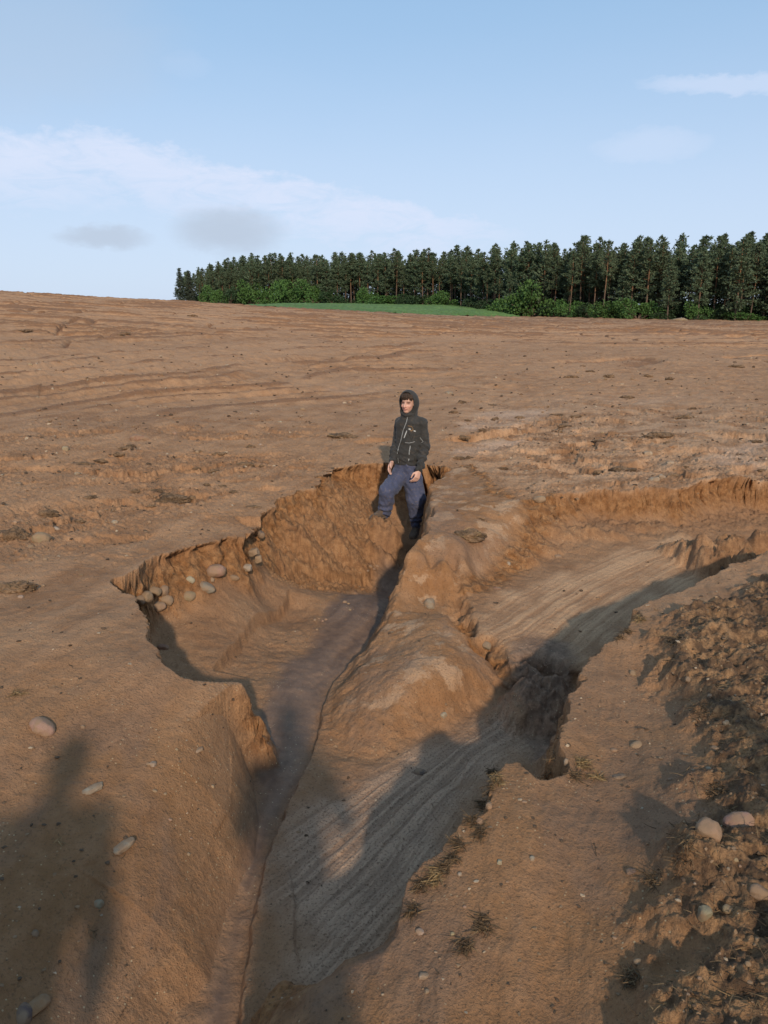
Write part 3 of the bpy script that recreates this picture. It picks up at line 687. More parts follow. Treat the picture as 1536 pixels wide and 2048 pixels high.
# px, py, width, height in photo pixels, turn of the long axis in the picture (degrees), colour, shape, how far it stands out of the soil, name, label
STONES = [
 (430,1133,44,36,-38,C_PINK,'round',.75,'boulder','large smooth pinkish oval boulder leaning out of the orange pit wall'),
 (411,1169,36,22,-10,C_GREY,'round',.6,'stone','flat speckled grey oval stone just below the large pinkish boulder'),
 (378,1183,30,20,-10,C_TAN,'round',.25,'stone','tan stone half buried left of the flat speckled grey stone'),
 (494,1132,22,18,0,C_PALE,'angular',.7,'stone','whitish angular stone right of the large pinkish boulder'),
 (507,1101,26,20,25,C_PINK,'angular',.75,'stone','upper of two pinkish stones jammed together in the pit wall crevice'),
 (516,1114,18,22,10,C_PINK,'angular',.75,'stone','lower of two pinkish stones jammed together in the pit wall crevice'),
 (522,1064,14,18,0,C_DARK,'round',.6,'stone','dark stone tucked in the crevice above the two pinkish stones'),
 (381,1156,18,13,-20,C_PALE,'round',.6,'stone','small whitish stone above the half buried tan stone'),
 (424,1157,10,10,0,C_PALE,'round',.6,'stone','tiny pale stone between the pinkish boulder and the flat grey stone'),
 (293,1187,21,26,0,C_BROWN,'round',.7,'cobble','upright brown round cobble at the back of the pit corner'),
 (281,1195,20,18,-25,C_DARK,'round',.6,'cobble','dark cobble deepest in the shaded corner of the pit'),
 (309,1177,26,17,-10,C_BROWN,'round',.5,'cobble','flat brown cobble lying behind the others in the pit corner'),
 (328,1176,19,20,0,C_TAN,'round',.6,'cobble','tan cobble at the upper right of the pit corner pile'),
 (333,1197,26,21,-10,C_TAN,'round',.75,'cobble','broad tan cobble at the right of the pit corner pile'),
 (314,1209,30,21,0,C_PINK,'round',.8,'cobble','pinkish cobble in front of the pit corner pile'),
 (467,1150,20,14,0,C_BROWN,'round',.4,'stone','reddish brown stone flush with the soil below the pinkish boulder'),
 (325,1292,26,16,-15,C_RED,'angular',.6,'stone','dull red stone in the shade at the foot of the pit'),
 (860,1206,27,29,0,C_GREY,'round',.8,'cobble','round speckled grey cobble on the tongue between the two gullies'),
 (974,1288,19,17,0,C_GREY,'round',.7,'cobble','grey cobble at the edge of the tongue beside the sandy fan'),
 (887,1425,14,15,0,C_PALE,'round',.5,'stone','pale stone stuck in the dark lower face of the tongue'),
 (994,1172,14,20,70,C_RED,'angular',.4,'stone','red stone on the sandy slope above the right gully'),
 (1017,1126,11,10,0,C_PALE,'round',.7,'stone','small white stone at the top of the sandy slope'),
 (1116,1111,16,9,-10,C_TAN,'slab',.6,'stone','thin pale stone lying among the slumped clods of the right gully'),
 (1079,995,24,17,10,C_TAN,'round',.75,'cobble','tan cobble on the rim above the right gully wall'),
 (1309,957,19,14,15,C_PALE,'round',.75,'stone','larger white stone of the pair near the right gully rim'),
 (1324,952,14,11,0,C_PALE,'round',.75,'stone','smaller white stone of the pair near the right gully rim'),
 (1296,905,20,11,5,C_PALE,'slab',.7,'stone','flat pale stone beyond the right gully on the eroded ground'),
 (1341,924,16,9,0,C_PALE,'slab',.7,'stone','pale flat stone behind the white pair on eroded ground'),
 (1346,891,16,9,15,C_ORANGE,'round',.7,'stone','orange stone on the pale washed ground at right'),
 (898,785,19,9,0,C_GREY,'slab',.8,'stone','flat grey stone lying on the field right of the person'),
 (279,874,35,18,0,C_RED,'round',.75,'boulder','rounded reddish boulder alone on the left field'),
 (131,896,13,11,0,C_PALE,'angular',.8,'stone','bluish white angular stone left of the reddish boulder'),
 (155,887,12,6,0,C_TAN,'slab',.6,'stone','thin tan stone just right of the bluish white stone'),
 (82,1072,34,22,-15,C_TAN,'slab',.7,'stone','broad tan slab at the left edge field beside the dark clod'),
 (112,1056,13,9,0,C_PALE,'round',.7,'stone','small white stone touching the broad tan slab'),
 (229,1042,12,9,0,C_PALE,'round',.7,'stone','lone pale stone on the bare ground above the pit corner'),
 (36,967,12,8,0,C_GREY,'angular',.7,'stone','grey stone near the left edge among dark clods'),
 (47,998,14,9,0,C_RED,'round',.5,'stone','reddish stone near the left edge among dark clods'),
 (41,1193,11,8,0,C_PALE,'round',.6,'stone','pale stone below the long dark clod at left'),
 (83,1450,42,33,-10,C_PINK,'round',.75,'boulder','pinkish rounded boulder on the near left bank'),
 (183,1575,46,20,50,C_PALE,'slab',.7,'stone','pale elongated slab stone on the near left bank'),
 (246,1689,50,25,58,C_GREY,'slab',.8,'stone','long grey brown stone on the near left bank'),
 (305,1527,15,12,0,C_PALE,'angular',.7,'stone','small white angular stone on the near left bank'),
 (395,1496,24,15,40,C_PINK,'slab',.35,'stone','pinkish pale stone almost buried near the channel edge'),
 (197,1805,15,17,0,C_GREY,'round',.7,'stone','small bluish grey stone below the long grey brown stone'),
 (70,1866,12,11,0,C_DARK,'round',.7,'stone','small dark stone at the lower left of the near bank'),
 (70,2010,50,26,65,C_ORANGE,'round',.6,'stone','orange brown stone in the lower left corner'),
 (44,2027,46,24,-60,C_DARK,'round',.6,'stone','dark grey stone beside the orange brown one in the corner'),
 (450,1367,10,7,0,C_ORANGE,'round',.5,'stone','tiny orange stone on the corner of the left bank'),
 (840,1542,26,12,-5,C_DARK,'round',.6,'clod_lump','dark flat lump on the grey sand below the tongue'),
 (1420,1657,42,36,0,C_PINK,'round',.75,'boulder','pinkish tan boulder at left of the pair on the rough ridge'),
 (1484,1643,52,34,15,C_PINK,'round',.75,'boulder','larger pinkish boulder at right of the pair on the rough ridge'),
 (1411,1822,26,30,0,C_GREEN,'angular',.7,'stone','greenish grey stone among the clods at lower right'),
 (1456,1817,16,14,0,C_TAN,'round',.7,'stone','small tan stone right of the greenish grey stone'),
 (1521,1782,32,24,-15,C_TAN,'round',.7,'stone','tan stone at the right edge above the clods'),
 (1275,1488,26,14,10,C_YEL,'round',.6,'stone','yellowish stone on the smooth bank at right'),
 (1228,1499,15,9,-10,C_TAN,'slab',.6,'stone','thin tan stone left of the yellowish stone'),
 (1134,1520,12,18,0,C_PALE,'round',.6,'stone','pale stone in the straw of the broken right rim'),
 (979,1610,14,14,0,C_PINK,'round',.7,'stone','pinkish stone on the rim at the straw edge'),
 (960,1642,15,14,0,C_RED,'round',.7,'stone','reddish stone below the pinkish one at the straw edge'),
 (999,1723,11,12,0,C_PALE,'angular',.7,'stone','white stone on the near right shelf below the straw edge'),
 (1065,1716,11,10,0,C_PALE,'round',.7,'stone','white pebble right of the white stone on the near shelf'),
 (840,1862,16,13,0,C_PALE,'round',.7,'stone','pale stone low on the right bank of the grey sand'),
 (848,1951,20,13,0,C_PALE,'slab',.7,'stone','flat pale stone near the bottom of the right bank'),
 (1266,1345,13,13,0,C_TAN,'round',.7,'stone','tan stone on the smooth bank below the straw clump'),
 (1377,1357,11,11,0,C_TAN,'round',.6,'stone','tan pebble at the upper edge of the rough clods'),
 (1430,1497,17,15,-20,C_PINK,'angular',.7,'stone','pinkish stone high in the rough clods at right'),
 (1452,1444,13,9,20,C_PALE,'slab',.7,'stone','white chip of stone in the rough clods at right'),
 (1277,1922,15,11,0,C_GREY,'round',.6,'stone','grey stone at the left edge of the lower rough clods'),
 (1238,1552,30,9,5,C_DARK,'slab',.5,'stone','flat dark purplish stone behind the broken rim'),
 (1264,1741,22,12,5,C_DARK,'slab',.5,'stone','flat dark purplish stone in the hollow beside the clods'),
 (1320,900,10,7,0,C_TAN,'round',.7,'stone','tan stone between the orange stone and the flat pale stone'),
 (1360,639,26,9,0,C_GREY,'round',.8,'boulder','big pale boulder at the far edge of the field below the forest'),
 (605,817,10,8,0,C_TAN,'round',.8,'stone','tan stone on the field left of the person'),
 (504,827,9,7,0,C_PALE,'round',.8,'stone','pale stone on the field far left of the person'),
 (794,815-23,6,5,0,C_PALE,'round',.8,'stone','tiny pale stone on the field just behind the person'),
 (154,946,9,8,0,C_PALE,'round',.8,'stone','pale stone below the bluish white stone on the left field'),
]
def put_stone(px, py, w, h, rot, col, kind, out, name, label, P, group=None):
    dist = (P - Vector((0, 0, CAM_Z))).length
    k = dist / FPX * (1 + ((px - 768) / FPX) ** 2 * .5)
    a = w * k / 2; c = h * k / 2
    o = bpy.data.objects.new(name, random.choice(STONE_ME[kind])); COL.objects.link(o)
    fore = max(.35, min(1, (CAM_Z - P.z) / dist * 1.15))
    b = min(a, c) * random.uniform(.9, 1.1)
    if kind == 'slab': b *= .75
    # flat things show their length on the ground when seen from above
    if abs(rot) > 30:
        o.rotation_euler = (random.uniform(-.2, .2), random.uniform(-.15, .15), rad(rot) * 1.05)
        o.scale = (a, c * 1.05, b * .75)
    else:
        o.rotation_euler = (random.uniform(-.25, .25), rad(-rot) * .8, random.uniform(-.3, .3))
        o.scale = (a, max(b, a * .7), c)
    hz = o.scale.z
    o.location = P + Vector((0, .25 * o.scale.y, hz * (out * 1.3 - .85)))
    o.color = (*[min(.6, v * random.uniform(.92, 1.08)) for v in col], 1)
    tag(o, label, 'boulder' if name == 'boulder' else ('soil lump' if name == 'clod_lump' else 'stone'), group)
    return o
g_pts = on_ground([(s[0], s[1] + s[3] * .3) for s in STONES])
for s_, P in zip(STONES, g_pts): put_stone(*s_, P)
# small loose pebbles one can pick out, too alike to tell apart
LOOSE = {
 'small pale pebbles on the wet channel floor': ('small pale pebble lying on the wet floor of the main channel', [(630,1241),(638,1238),(645,1243),(652,1240),(634,1260),(741,1134),(748,1139),(754,1133),(735,1142),(690,1205),(697,1208),(700,1240-20)]),
 'pale pebbles on the eroded ground at right': ('small pale pebble on the eroded washed ground right of the person', [(1160,858),(1172,861),(1180,856),(1191,860),(1205,866),(1150,866),(1330,879),(1120,870),(1390,876),(1415,862),(1440,845),(1500,800),(1495,812),(1482,885),(1250,880),(1120,965),(1140,958),(1345,748),(1155,745),(1228,905)]),
 'pebbles in the rough clods at lower right': ('small pebble lying in the rough clods at lower right', [(1420,1393),(1407,1421),(1441,1580),(1480,1733),(1473,1722),(1457,1739),(1230,1877),(1515,1881),(1440,1908),(1497,1930),(1500,1967),(1400,1958),(1250,1970),(1376,1990),(1468,1700),(1390,1768),(1340,1560)]),
 'pebbles on the near right bank': ('small pebble on the near right bank beside the grey sand', [(1040,1600),(975,1574),(1015,1765),(930,1815),(854,1985),(880,1918),(905,1870),(872,1905),(1090,1690),(1049,1605),(920,1750)]),
 'pebbles on the bare left field': ('small pale pebble on the bare ploughed field at left', [(60,850),(112,838),(75,795),(315,832),(330,815),(276,815),(240,840),(45,700),(130,780),(60,730),(190,660),(310,880),(350,868),(395,905),(520,890),(560,845),(640,790),(700,805),(715,770),(760,785),(560,790),(420,800),(85,985),(30,1045)]),
 'pebbles on the near left bank': ('small pebble lying on the smooth near left bank', [(296,1529),(309,1583),(330,1589),(425,1574),(382,1678),(377,1710),(340,1640),(165,1455),(30,1875),(353,1500),(86,1172),(90,1120),(60,1095)]),
}
for grp, (lab, pts) in LOOSE.items():
    for (px, py), P in zip(pts, on_ground(pts)):
        w = random.uniform(5, 10); 
        put_stone(px, py, w, w * random.uniform(.6, .95), random.uniform(-25, 25), random.choice([C_PALE, C_TAN, C_TAN, C_PINK, C_YEL]), random.choice(['round', 'angular', 'round']), .75, 'pebble', lab, P, grp)
# gravel nobody could count
def gravel():
    rng = np.random.RandomState(5); n = 9000
    az_ = np.radians(rng.uniform(-32, 32, n)); r = np.exp(rng.uniform(math.log(1.6), math.log(55), n))
    x = r * np.sin(az_); y = r * np.cos(az_); z, A = terr(x, y, True)
    keep = ((r < 24) | (rng.rand(n) < .4)) & (A['wet'] < .3) & (A['pen'] * .7 < rng.rand(n)) & ((A['rough'] > .3) | (rng.rand(n) < .30 + .7 * A['patch'] + .5 * np.clip(A['furrow'], 0, 1))) & ((A['floor'] < .5) | (rng.rand(n) < .25))
    bm = bmesh.new(); bmesh.ops.create_icosphere(bm, subdivisions=1, radius=1)
    V0 = np.array([v.co[:] for v in bm.verts]); F0 = np.array([[v.index for v in f.verts] for f in bm.faces]); bm.free()
    vs, fs, mi = [], [], []
    for i in np.where(keep)[0]:
        s = min(.05, .0022 * r[i] ** .8 * rng.uniform(.5, 1.5) * (1 if r[i] > 3 else 1.15))
        q = V0 * (1 + .35 * rng.randn(len(V0), 1)) * np.array([s * rng.uniform(.8, 1.5), s, s * rng.uniform(.5, .9)])
        fs.append(F0 + len(vs) * len(V0)); vs.append(q + [x[i], y[i], z[i] + s * .25]); mi += [rng.choice([0, 1, 1, 1, 1, 2, 2, 2, 2])] * len(F0)
    me = bpy.data.meshes.new('gravel'); me.from_pydata(np.concatenate(vs).tolist(), [], np.concatenate(fs).tolist())
    for k, c in (('pale grit', (.40, .30, .20)), ('brown crumb', (.27, .17, .095)), ('dark crumb', (.10, .065, .04))):
        mm, T, b = new_mat(k); geo = T.n('ShaderNodeNewGeometry'); nn_ = T.noise(geo.outputs['Position'], 30, 3, .6)
        T.link(T.mix(T.mapr(nn_, .35, .65), tuple(v * .65 for v in c), c), b.inputs['Base Color']); me.materials.append(mm)
    me.polygons.foreach_set('material_index', np.array(mi, np.int32))
    o = link_mesh('gravel', me); tag(o, 'loose grit and soil crumbs strewn over the bare ground', 'gravel', kind='stuff')
gravel()

# ------------------------------------------------------------------ clods and straw
def blade_data(rng, base, n, spread, lmin, lmax, wid, up, vs, fs, lean=None):
    for _ in range(n):
        p = np.array(base) + rng.randn(3) * np.array(spread)
        d = rng.randn(3); d[2] = abs(d[2]) * up
        if lean is not None: d += lean
        d /= np.linalg.norm(d); L = rng.uniform(lmin, lmax); side = np.cross(d, rng.randn(3)); side /= np.linalg.norm(side) + 1e-9
        curl = rng.randn(3) * .25; curl[2] -= .25
        w = wid * rng.uniform(.6, 1.3); i0 = len(vs)
        for k, t in enumerate((0, .35, .7, 1.0)):
            c = p + d * L * t + curl * L * t * t
            ww = w * (1 - .6 * t)
            vs.append((c - side * ww).tolist()); vs.append((c + side * ww).tolist())
        for k in range(3): fs.append([i0 + 2 * k, i0 + 2 * k + 1, i0 + 2 * k + 3, i0 + 2 * k + 2])
def straw_material(name, c0, c1):
    m, T, b = new_mat(name); geo = T.n('ShaderNodeNewGeometry')
    n = T.noise(geo.outputs['Position'], 35, 3, .6)
    c = T.mix(geo.outputs['Random Per Island'], c0, c1); c = T.mix(T.mapr(n, .4, .65, 0, .6), c, (.06, .035, .018))
    T.link(c, b.inputs['Base Color']); b.inputs['Roughness'].default_value = .8
    return m
MAT_STRAW = straw_material('dry straw', (.15, .09, .035), (.36, .24, .11))
MAT_ROOT = straw_material('dark roots', (.05, .032, .018), (.20, .125, .06))
def clod_material():
    m, T, b = new_mat('crumbly clod'); geo = T.n('ShaderNodeNewGeometry'); p = geo.outputs['Position']
    n1 = T.noise(p, 9, 5, .65); n2 = T.noise(p, 60, 4, .7)
    c = T.mix(T.mapr(n1, .35, .65), (.10, .062, .035), (.26, .16, .088)); c = T.mix(T.mapr(n2, .5, .7, 0, .6), c, (.05, .032, .02))
    T.link(c, b.inputs['Base Color']); T.link(T.bump(T.math('ADD', n1, n2), .9, .02), b.inputs['Normal'])
    return m
MAT_CLOD = clod_material()
def clod_mesh(seed):
    bm = bmesh.new(); bmesh.ops.create_icosphere(bm, subdivisions=5, radius=1.0)
    off = Vector((seed * 7.1, seed * 3.3, 1.7))
    for v in bm.verts:
        n = v.co.normalized()
        r = 1 + .45 * mnoise.noise(n * 1.4 + off) + .30 * abs(mnoise.noise(n * 3.2 + off)) + .20 * mnoise.noise(n * 7 + off) + .10 * mnoise.noise(n * 15 + off)
        v.co = n * r; v.co.z = max(v.co.z, -.5)
    for f in bm.faces: f.smooth = True
    me = bpy.data.meshes.new('clod'); bm.to_mesh(me); bm.free(); me.materials.append(MAT_CLOD); return me
CLOD_ME = [clod_mesh(i) for i in range(5)]
CLODS = [  # px, py, w, h, blades, label
 (938,1062,70,40,60,'dark root clod on the ridge right of the person'),
 (340,990,78,30,45,'broad dark clod lying on the left field above the pit'),
 (28,1062,62,42,50,'dark clod at the left edge beside the tan slab'),
 (30,1167,76,40,40,'long dark clod at the left edge above the near bank'),
 (97,1022,42,22,40,'rooty clod between the dark clod and the lone pale stone'),
 (1318,866,64,22,35,'dark flat clod standing on the washed ground at right'),
 (1366,832,40,14,15,'low clod beyond the dark flat clod at right'),
 (1295,750,22,10,10,'small dark clod at the end of the far cut bank'),
 (1472,731,28,9,8,'dark clod on the distant cut bank at far right'),
 (1254,792,30,10,10,'low brown clod on the washed ground far right'),
 (1180,766-25,20,8,6,'small clod on the field behind the washed ground'),
 (1165,731,14,5,2,'tiny black clod alone on the far field'),
 (685,868,70,20,25,'rough clod bank left of the person on the field'),
 (262,890,20,14,18,'small rooty clod just below the reddish boulder'),
 (490,925,40,16,20,'low clod on the field above the pit wall'),
 (440,905,30,12,12,'small low clod on the field left of the person'),
 (165,925,46,10,16,'thin dark clod on the left field below the bluish stone'),
 (1245,935,60,14,14,'crumbled clod above the right gully rim'),
 (1345,968-20,24,10,6,'small crumbled clod right of the white stone pair'),
 (250,880-215,20,7,6,'distant dark clod on the upper left field'),
 (50,1075-415,30,7,6,'distant low clod on the hill at the left edge'),
 (240,668,18,6,4,'distant small clod beside another on the upper left hill'),
 (385,630,22,7,4,'dark clod near the hill crest left of the forest'),
]
rr_ = random.Random(12)
for _ in range(26): CLODS.append((rr_.uniform(900, 1530), rr_.uniform(745, 950), rr_.uniform(14, 36), rr_.uniform(6, 14), 8, 'small crumbled clod on the washed ground beyond the right gully'))
for _ in range(20): CLODS.append((rr_.uniform(5, 560), rr_.uniform(860, 1050), rr_.uniform(14, 34), rr_.uniform(6, 13), 8, 'small crumbled clod on the bare field left of the person'))
STRAWS = [  # px, py, w, h, blades, label
 (35,1388,46,26,60,'tuft of pale dry straw at the left edge of the near bank'),
 (1278,1238,50,46,150,'thick straw clump hanging on the right gully rim'),
 (1165,1528,60,44,170,'straw clump in the notch of the broken right rim'),
 (868,1755,50,60,170,'pale straw clump on the edge of the grey sand'),
 (995,1560,40,60,120,'straw fringe on the rim above the grey sand'),
 (960,1665,40,50,110,'dark straw fringe below the reddish stone on the rim'),
 (185,1866,30,18,20,'dark twist of roots on the near left bank'),
 (120,1680,18,24,10,'thin brown root in the soil of the near left bank'),
 (738,838,26,18,14,'loop of pale dry stalks on the field behind the clod bank'),
 (965,1850,60,50,150,'dark matted straw on the near shelf'),
 (930,1895,50,40,110,'dark matted straw below the near shelf'),
 (1190,1555,80,16,100,'line of straw along the crack of the broken rim'),
 (965,1040,40,20,50,'dry straw on top of the ridge clod'),
 (1370,1700,60,40,120,'straw on the clods below the pair of boulders'),
 (1310,1760,50,50,100,'straw sticking out of the clod edge beside the hollow'),
 (1430,1585,70,50,120,'straw in the rough clods above the pair of boulders'),
 (1260,1960,60,50,120,'straw on the low clod edge at the bottom right'),
 (1350,1280,60,60,110,'dark straw at the top of the rough clods'),
 (1400,1420,70,60,120,'dark straw in the upper rough clods'),
 (1500,1100,40,30,60,'straw hanging over the right gully bank at the edge'),
]
for a_, b_ in [(977,1588),(948,1640),(918,1690),(905,1718),(1100,1557),(1152,1553),(985,1548),(888,1738),(1252,1262),(1236,1275),(968,1612),(842,1772),(826,1822)]:
    STRAWS.append((a_, b_, 40, 34, 130, 'dark straw fringe hanging along the broken right rim'))
rng = np.random.RandomState(3)
pts = on_ground([(c[0], c[1] + c[3] * .35) for c in CLODS])
for i, ((px, py, w, h, nb, lab), P) in enumerate(zip(CLODS, pts)):
    dist = (P - Vector((0, 0, CAM_Z))).length; k = dist / FPX; a = w * k / 2; c = h * k / 2
    root = empty('soil_clod', P); tag(root, lab, 'soil clod', ('small clods beyond the right gully' if 'beyond the right' in lab else 'small clods on the left field') if 'small crumbled clod on' in lab else None)
    o = bpy.data.objects.new('clod', CLOD_ME[i % 5]); COL.objects.link(o); o.parent = root
    o.scale = (a * .8, max(c, a * .55) * .8, c * .62); o.rotation_euler = (0, 0, random.uniform(-.3, .3) + (3.14 if i % 2 else 0)); o.location = (0, 0, c * .12)
    vs, fs = [], []
    blade_data(rng, (0, -c * .3, c * .35), int(nb * 1.2), (a * .5, c * .4, c * .22), a * .12, a * .42, max(.0016, .0005 * dist), .5, vs, fs)
    me = bpy.data.meshes.new('straw'); me.from_pydata(vs, [], fs); link_mesh('straw', me, MAT_ROOT if i % 3 else MAT_STRAW, root)
pts = on_ground([(c[0], c[1]) for c in STRAWS])
for i, ((px, py, w, h, nb, lab), P) in enumerate(zip(STRAWS, pts)):
    dist = (P - Vector((0, 0, CAM_Z))).length; k = dist / FPX; a = w * k / 2; c = h * k / 2
    vs, fs = [], []
    gx = np.clip(rng.randn(nb), -1.4, 1.4) * a * .27; gy = np.clip(rng.randn(nb), -1.4, 1.4) * c * .42
    gz = terr(P.x + gx, P.y + gy)
    for q in range(nb):
        blade_data(rng, (gx[q], gy[q], gz[q] - P.z + .004), 1, (.002, .002, .003), .015, .045, .0017, .10, vs, fs)
    me = bpy.data.meshes.new('straw_tuft'); me.from_pydata(vs, [], fs)
    o = link_mesh('straw_tuft', me, MAT_ROOT if ('dark' in lab or 'rough' in lab or 'clod' in lab) else MAT_STRAW); o.location = P
    tag(o, lab, 'root' if 'root' in lab else 'straw', 'straw fringe along the broken right rim' if 'fringe hanging' in lab else None)
def litter():
    n = 13000
    az_ = np.radians(rng.uniform(-34, 34, n)); r = np.exp(rng.uniform(math.log(1.5), math.log(14), n)); x = r * np.sin(az_); y = r * np.cos(az_)
    z, A = terr(x, y, True)
    p = np.clip(A['rough'] * .8 + A['patch'] * .10 + .008, 0, 1)
    p = p * (A['floor'] < .3)
    vs, fs = [], []
    for i in np.where(rng.rand(n) < p)[0]:
        blade_data(rng, (x[i], y[i], z[i] + .003), 1 if A['rough'][i] < .5 else 2, (.012, .012, .003), .015, .045 + .005 * r[i], .0011 + .0002 * r[i], .25, vs, fs)
    me = bpy.data.meshes.new('straw_litter'); me.from_pydata(vs, [], fs)
    o = link_mesh('straw_litter', me, straw_material('rotting straw', (.035, .024, .014), (.22, .14, .065)))
    tag(o, 'scattered bits of rotting straw on the rough soil', 'straw', kind='stuff')
litter()

# ------------------------------------------------------------------ meadow beyond the crest
def az_of(px): return math.atan((px - 768) / FPX / (ct + .255 * st))
def far_knots(px):
    a = math.degrees(az_of(px))
    return np.interp(a, _faz, FARC['dc']), np.interp(a, _faz, FARC['df'])
def meadow():
    pxs = np.linspace(470, 1040, 120); nt = 60
    vs = []
    for px in pxs:
        dc, df = far_knots(px); a = az_of(px)
        lo = dc + 4 ; hi = df + 6
        for k in range(nt):
            r = lo + (hi - lo) * k / (nt - 1); vs.append((r * math.sin(a), r * math.cos(a), min(1, k / 14) * min(1, (px - 470) / 110) * min(1, (1040 - px) / 40)))
    V = np.array(vs); z = terr(V[:, 0], V[:, 1]) + .03 + 1.0 * V[:, 2] + .05 * fbm(V[:, 0] * .4, V[:, 1] * .4, 3, 5)
    n = len(pxs); fs = [[i * nt + k, (i + 1) * nt + k, (i + 1) * nt + k + 1, i * nt + k + 1] for i in range(n - 1) for k in range(nt - 1)]
    # a low edge so that the crop has its height
    me = bpy.data.meshes.new('meadow'); me.from_pydata(np.column_stack([V[:, :2], z]).tolist(), [], fs)
    m, T, b = new_mat('young green crop'); geo = T.n('ShaderNodeNewGeometry'); p = geo.outputs['Position']
    n1 = T.noise(p, .09, 4, .6); n2 = T.noise(T.scalevec(p, (1, .25, 1)), 1.2, 4, .7)
    c = T.mix(T.mapr(n1, .3, .7), (.095, .175, .040), (.135, .225, .060)); c = T.mix(T.mapr(T.noise(p, .5, 5, .65), .45, .65, 0, .55), c, (.15, .17, .055)); c = T.mix(T.mapr(n2, .38, .62, 0, .75), c, (.07, .125, .03))
    T.link(c, b.inputs['Base Color']); T.link(T.bump(n2, .6, .3), b.inputs['Normal'])
    o = link_mesh('meadow', me, m); tag(o, 'green strip of young crop beyond the brown crest', 'meadow', kind='structure')
meadow()

# ------------------------------------------------------------------ trees
def leaf_mat(name, c0, c1, trans=.25):
    m, T, b = new_mat(name); geo = T.n('ShaderNodeNewGeometry'); oi = T.n('ShaderNodeObjectInfo')
    c = T.mix(geo.outputs['Random Per Island'], c0, c1)
    c = T.mix(T.math('MULTIPLY', oi.outputs['Random'], .5), c, tuple(v * w for v, w in zip(c0, (.95, .70, .55))))
    T.link(c, b.inputs['Base Color']); b.inputs['Roughness'].default_value = .7
    return m
MAT_NEEDLE = leaf_mat('pine needles', (.052, .084, .048), (.105, .140, .076))
MAT_SPRUCE = leaf_mat('spruce needles', (.038, .056, .042), (.066, .090, .060))
MAT_LEAF = leaf_mat('fresh leaves', (.038, .092, .022), (.085, .165, .040))
MAT_LEAF2 = leaf_mat('dark leaves', (.022, .046, .019), (.042, .078, .031))
def bark_mat():
    m, T, b = new_mat('pine bark'); tc = T.n('ShaderNodeTexCoord'); p = tc.outputs['Object']; sp = T.n('ShaderNodeSeparateXYZ'); T.link(p, sp.inputs[0])
    n1 = T.noise(T.scalevec(p, (3, 3, .8)), 1.6, 4, .6)
    c = T.mix(T.mapr(sp.outputs[2], 4, 11), (.120, .085, .062), (.235, .120, .060)); c = T.mix(T.mapr(n1, .4, .65, 0, .6), c, (.07, .048, .035))
    T.link(c, b.inputs['Base Color']); T.link(T.bump(n1, .6, .05), b.inputs['Normal']); return m
MAT_BARK = bark_mat()
def tube(vs, fs, pts, rads, n=6):
    i0 = len(vs)
    for k, (p, r) in enumerate(zip(pts, rads)):
        p = np.array(p); d = np.array(pts[min(k + 1, len(pts) - 1)]) - np.array(pts[max(k - 1, 0)]); d = d / (np.linalg.norm(d) + 1e-9)
        u = np.cross(d, [0.3, .9, .2]); u /= np.linalg.norm(u); w = np.cross(d, u)
        for j in range(n):
            t = 2 * math.pi * j / n; vs.append((p + r * (u * math.cos(t) + w * math.sin(t))).tolist())
    for k in range(len(pts) - 1):
        for j in range(n): fs.append([i0 + k * n + j, i0 + k * n + (j + 1) % n, i0 + (k + 1) * n + (j + 1) % n, i0 + (k + 1) * n + j])
    fs.append([i0 + j for j in range(n)][::-1]); fs.append([i0 + (len(pts) - 1) * n + j for j in range(n)])
def leaf(vs, fs, p, d, L, w, rg):
    s = np.cross(d, rg.randn(3)); s /= np.linalg.norm(s) + 1e-9; i0 = len(vs)
    vs += [(p - s * w * .35).tolist(), (p + d * L * .5 - s * w).tolist(), (p + d * L).tolist(), (p + d * L * .5 + s * w).tolist()]
    fs.append([i0, i0 + 1, i0 + 2, i0 + 3])
def mk(name, vs, fs, mat, smooth=False):
    me = bpy.data.meshes.new(name); me.from_pydata(vs, [], fs); me.materials.append(mat)
    if smooth: me.polygons.foreach_set('use_smooth', np.ones(len(fs), bool))
    return me
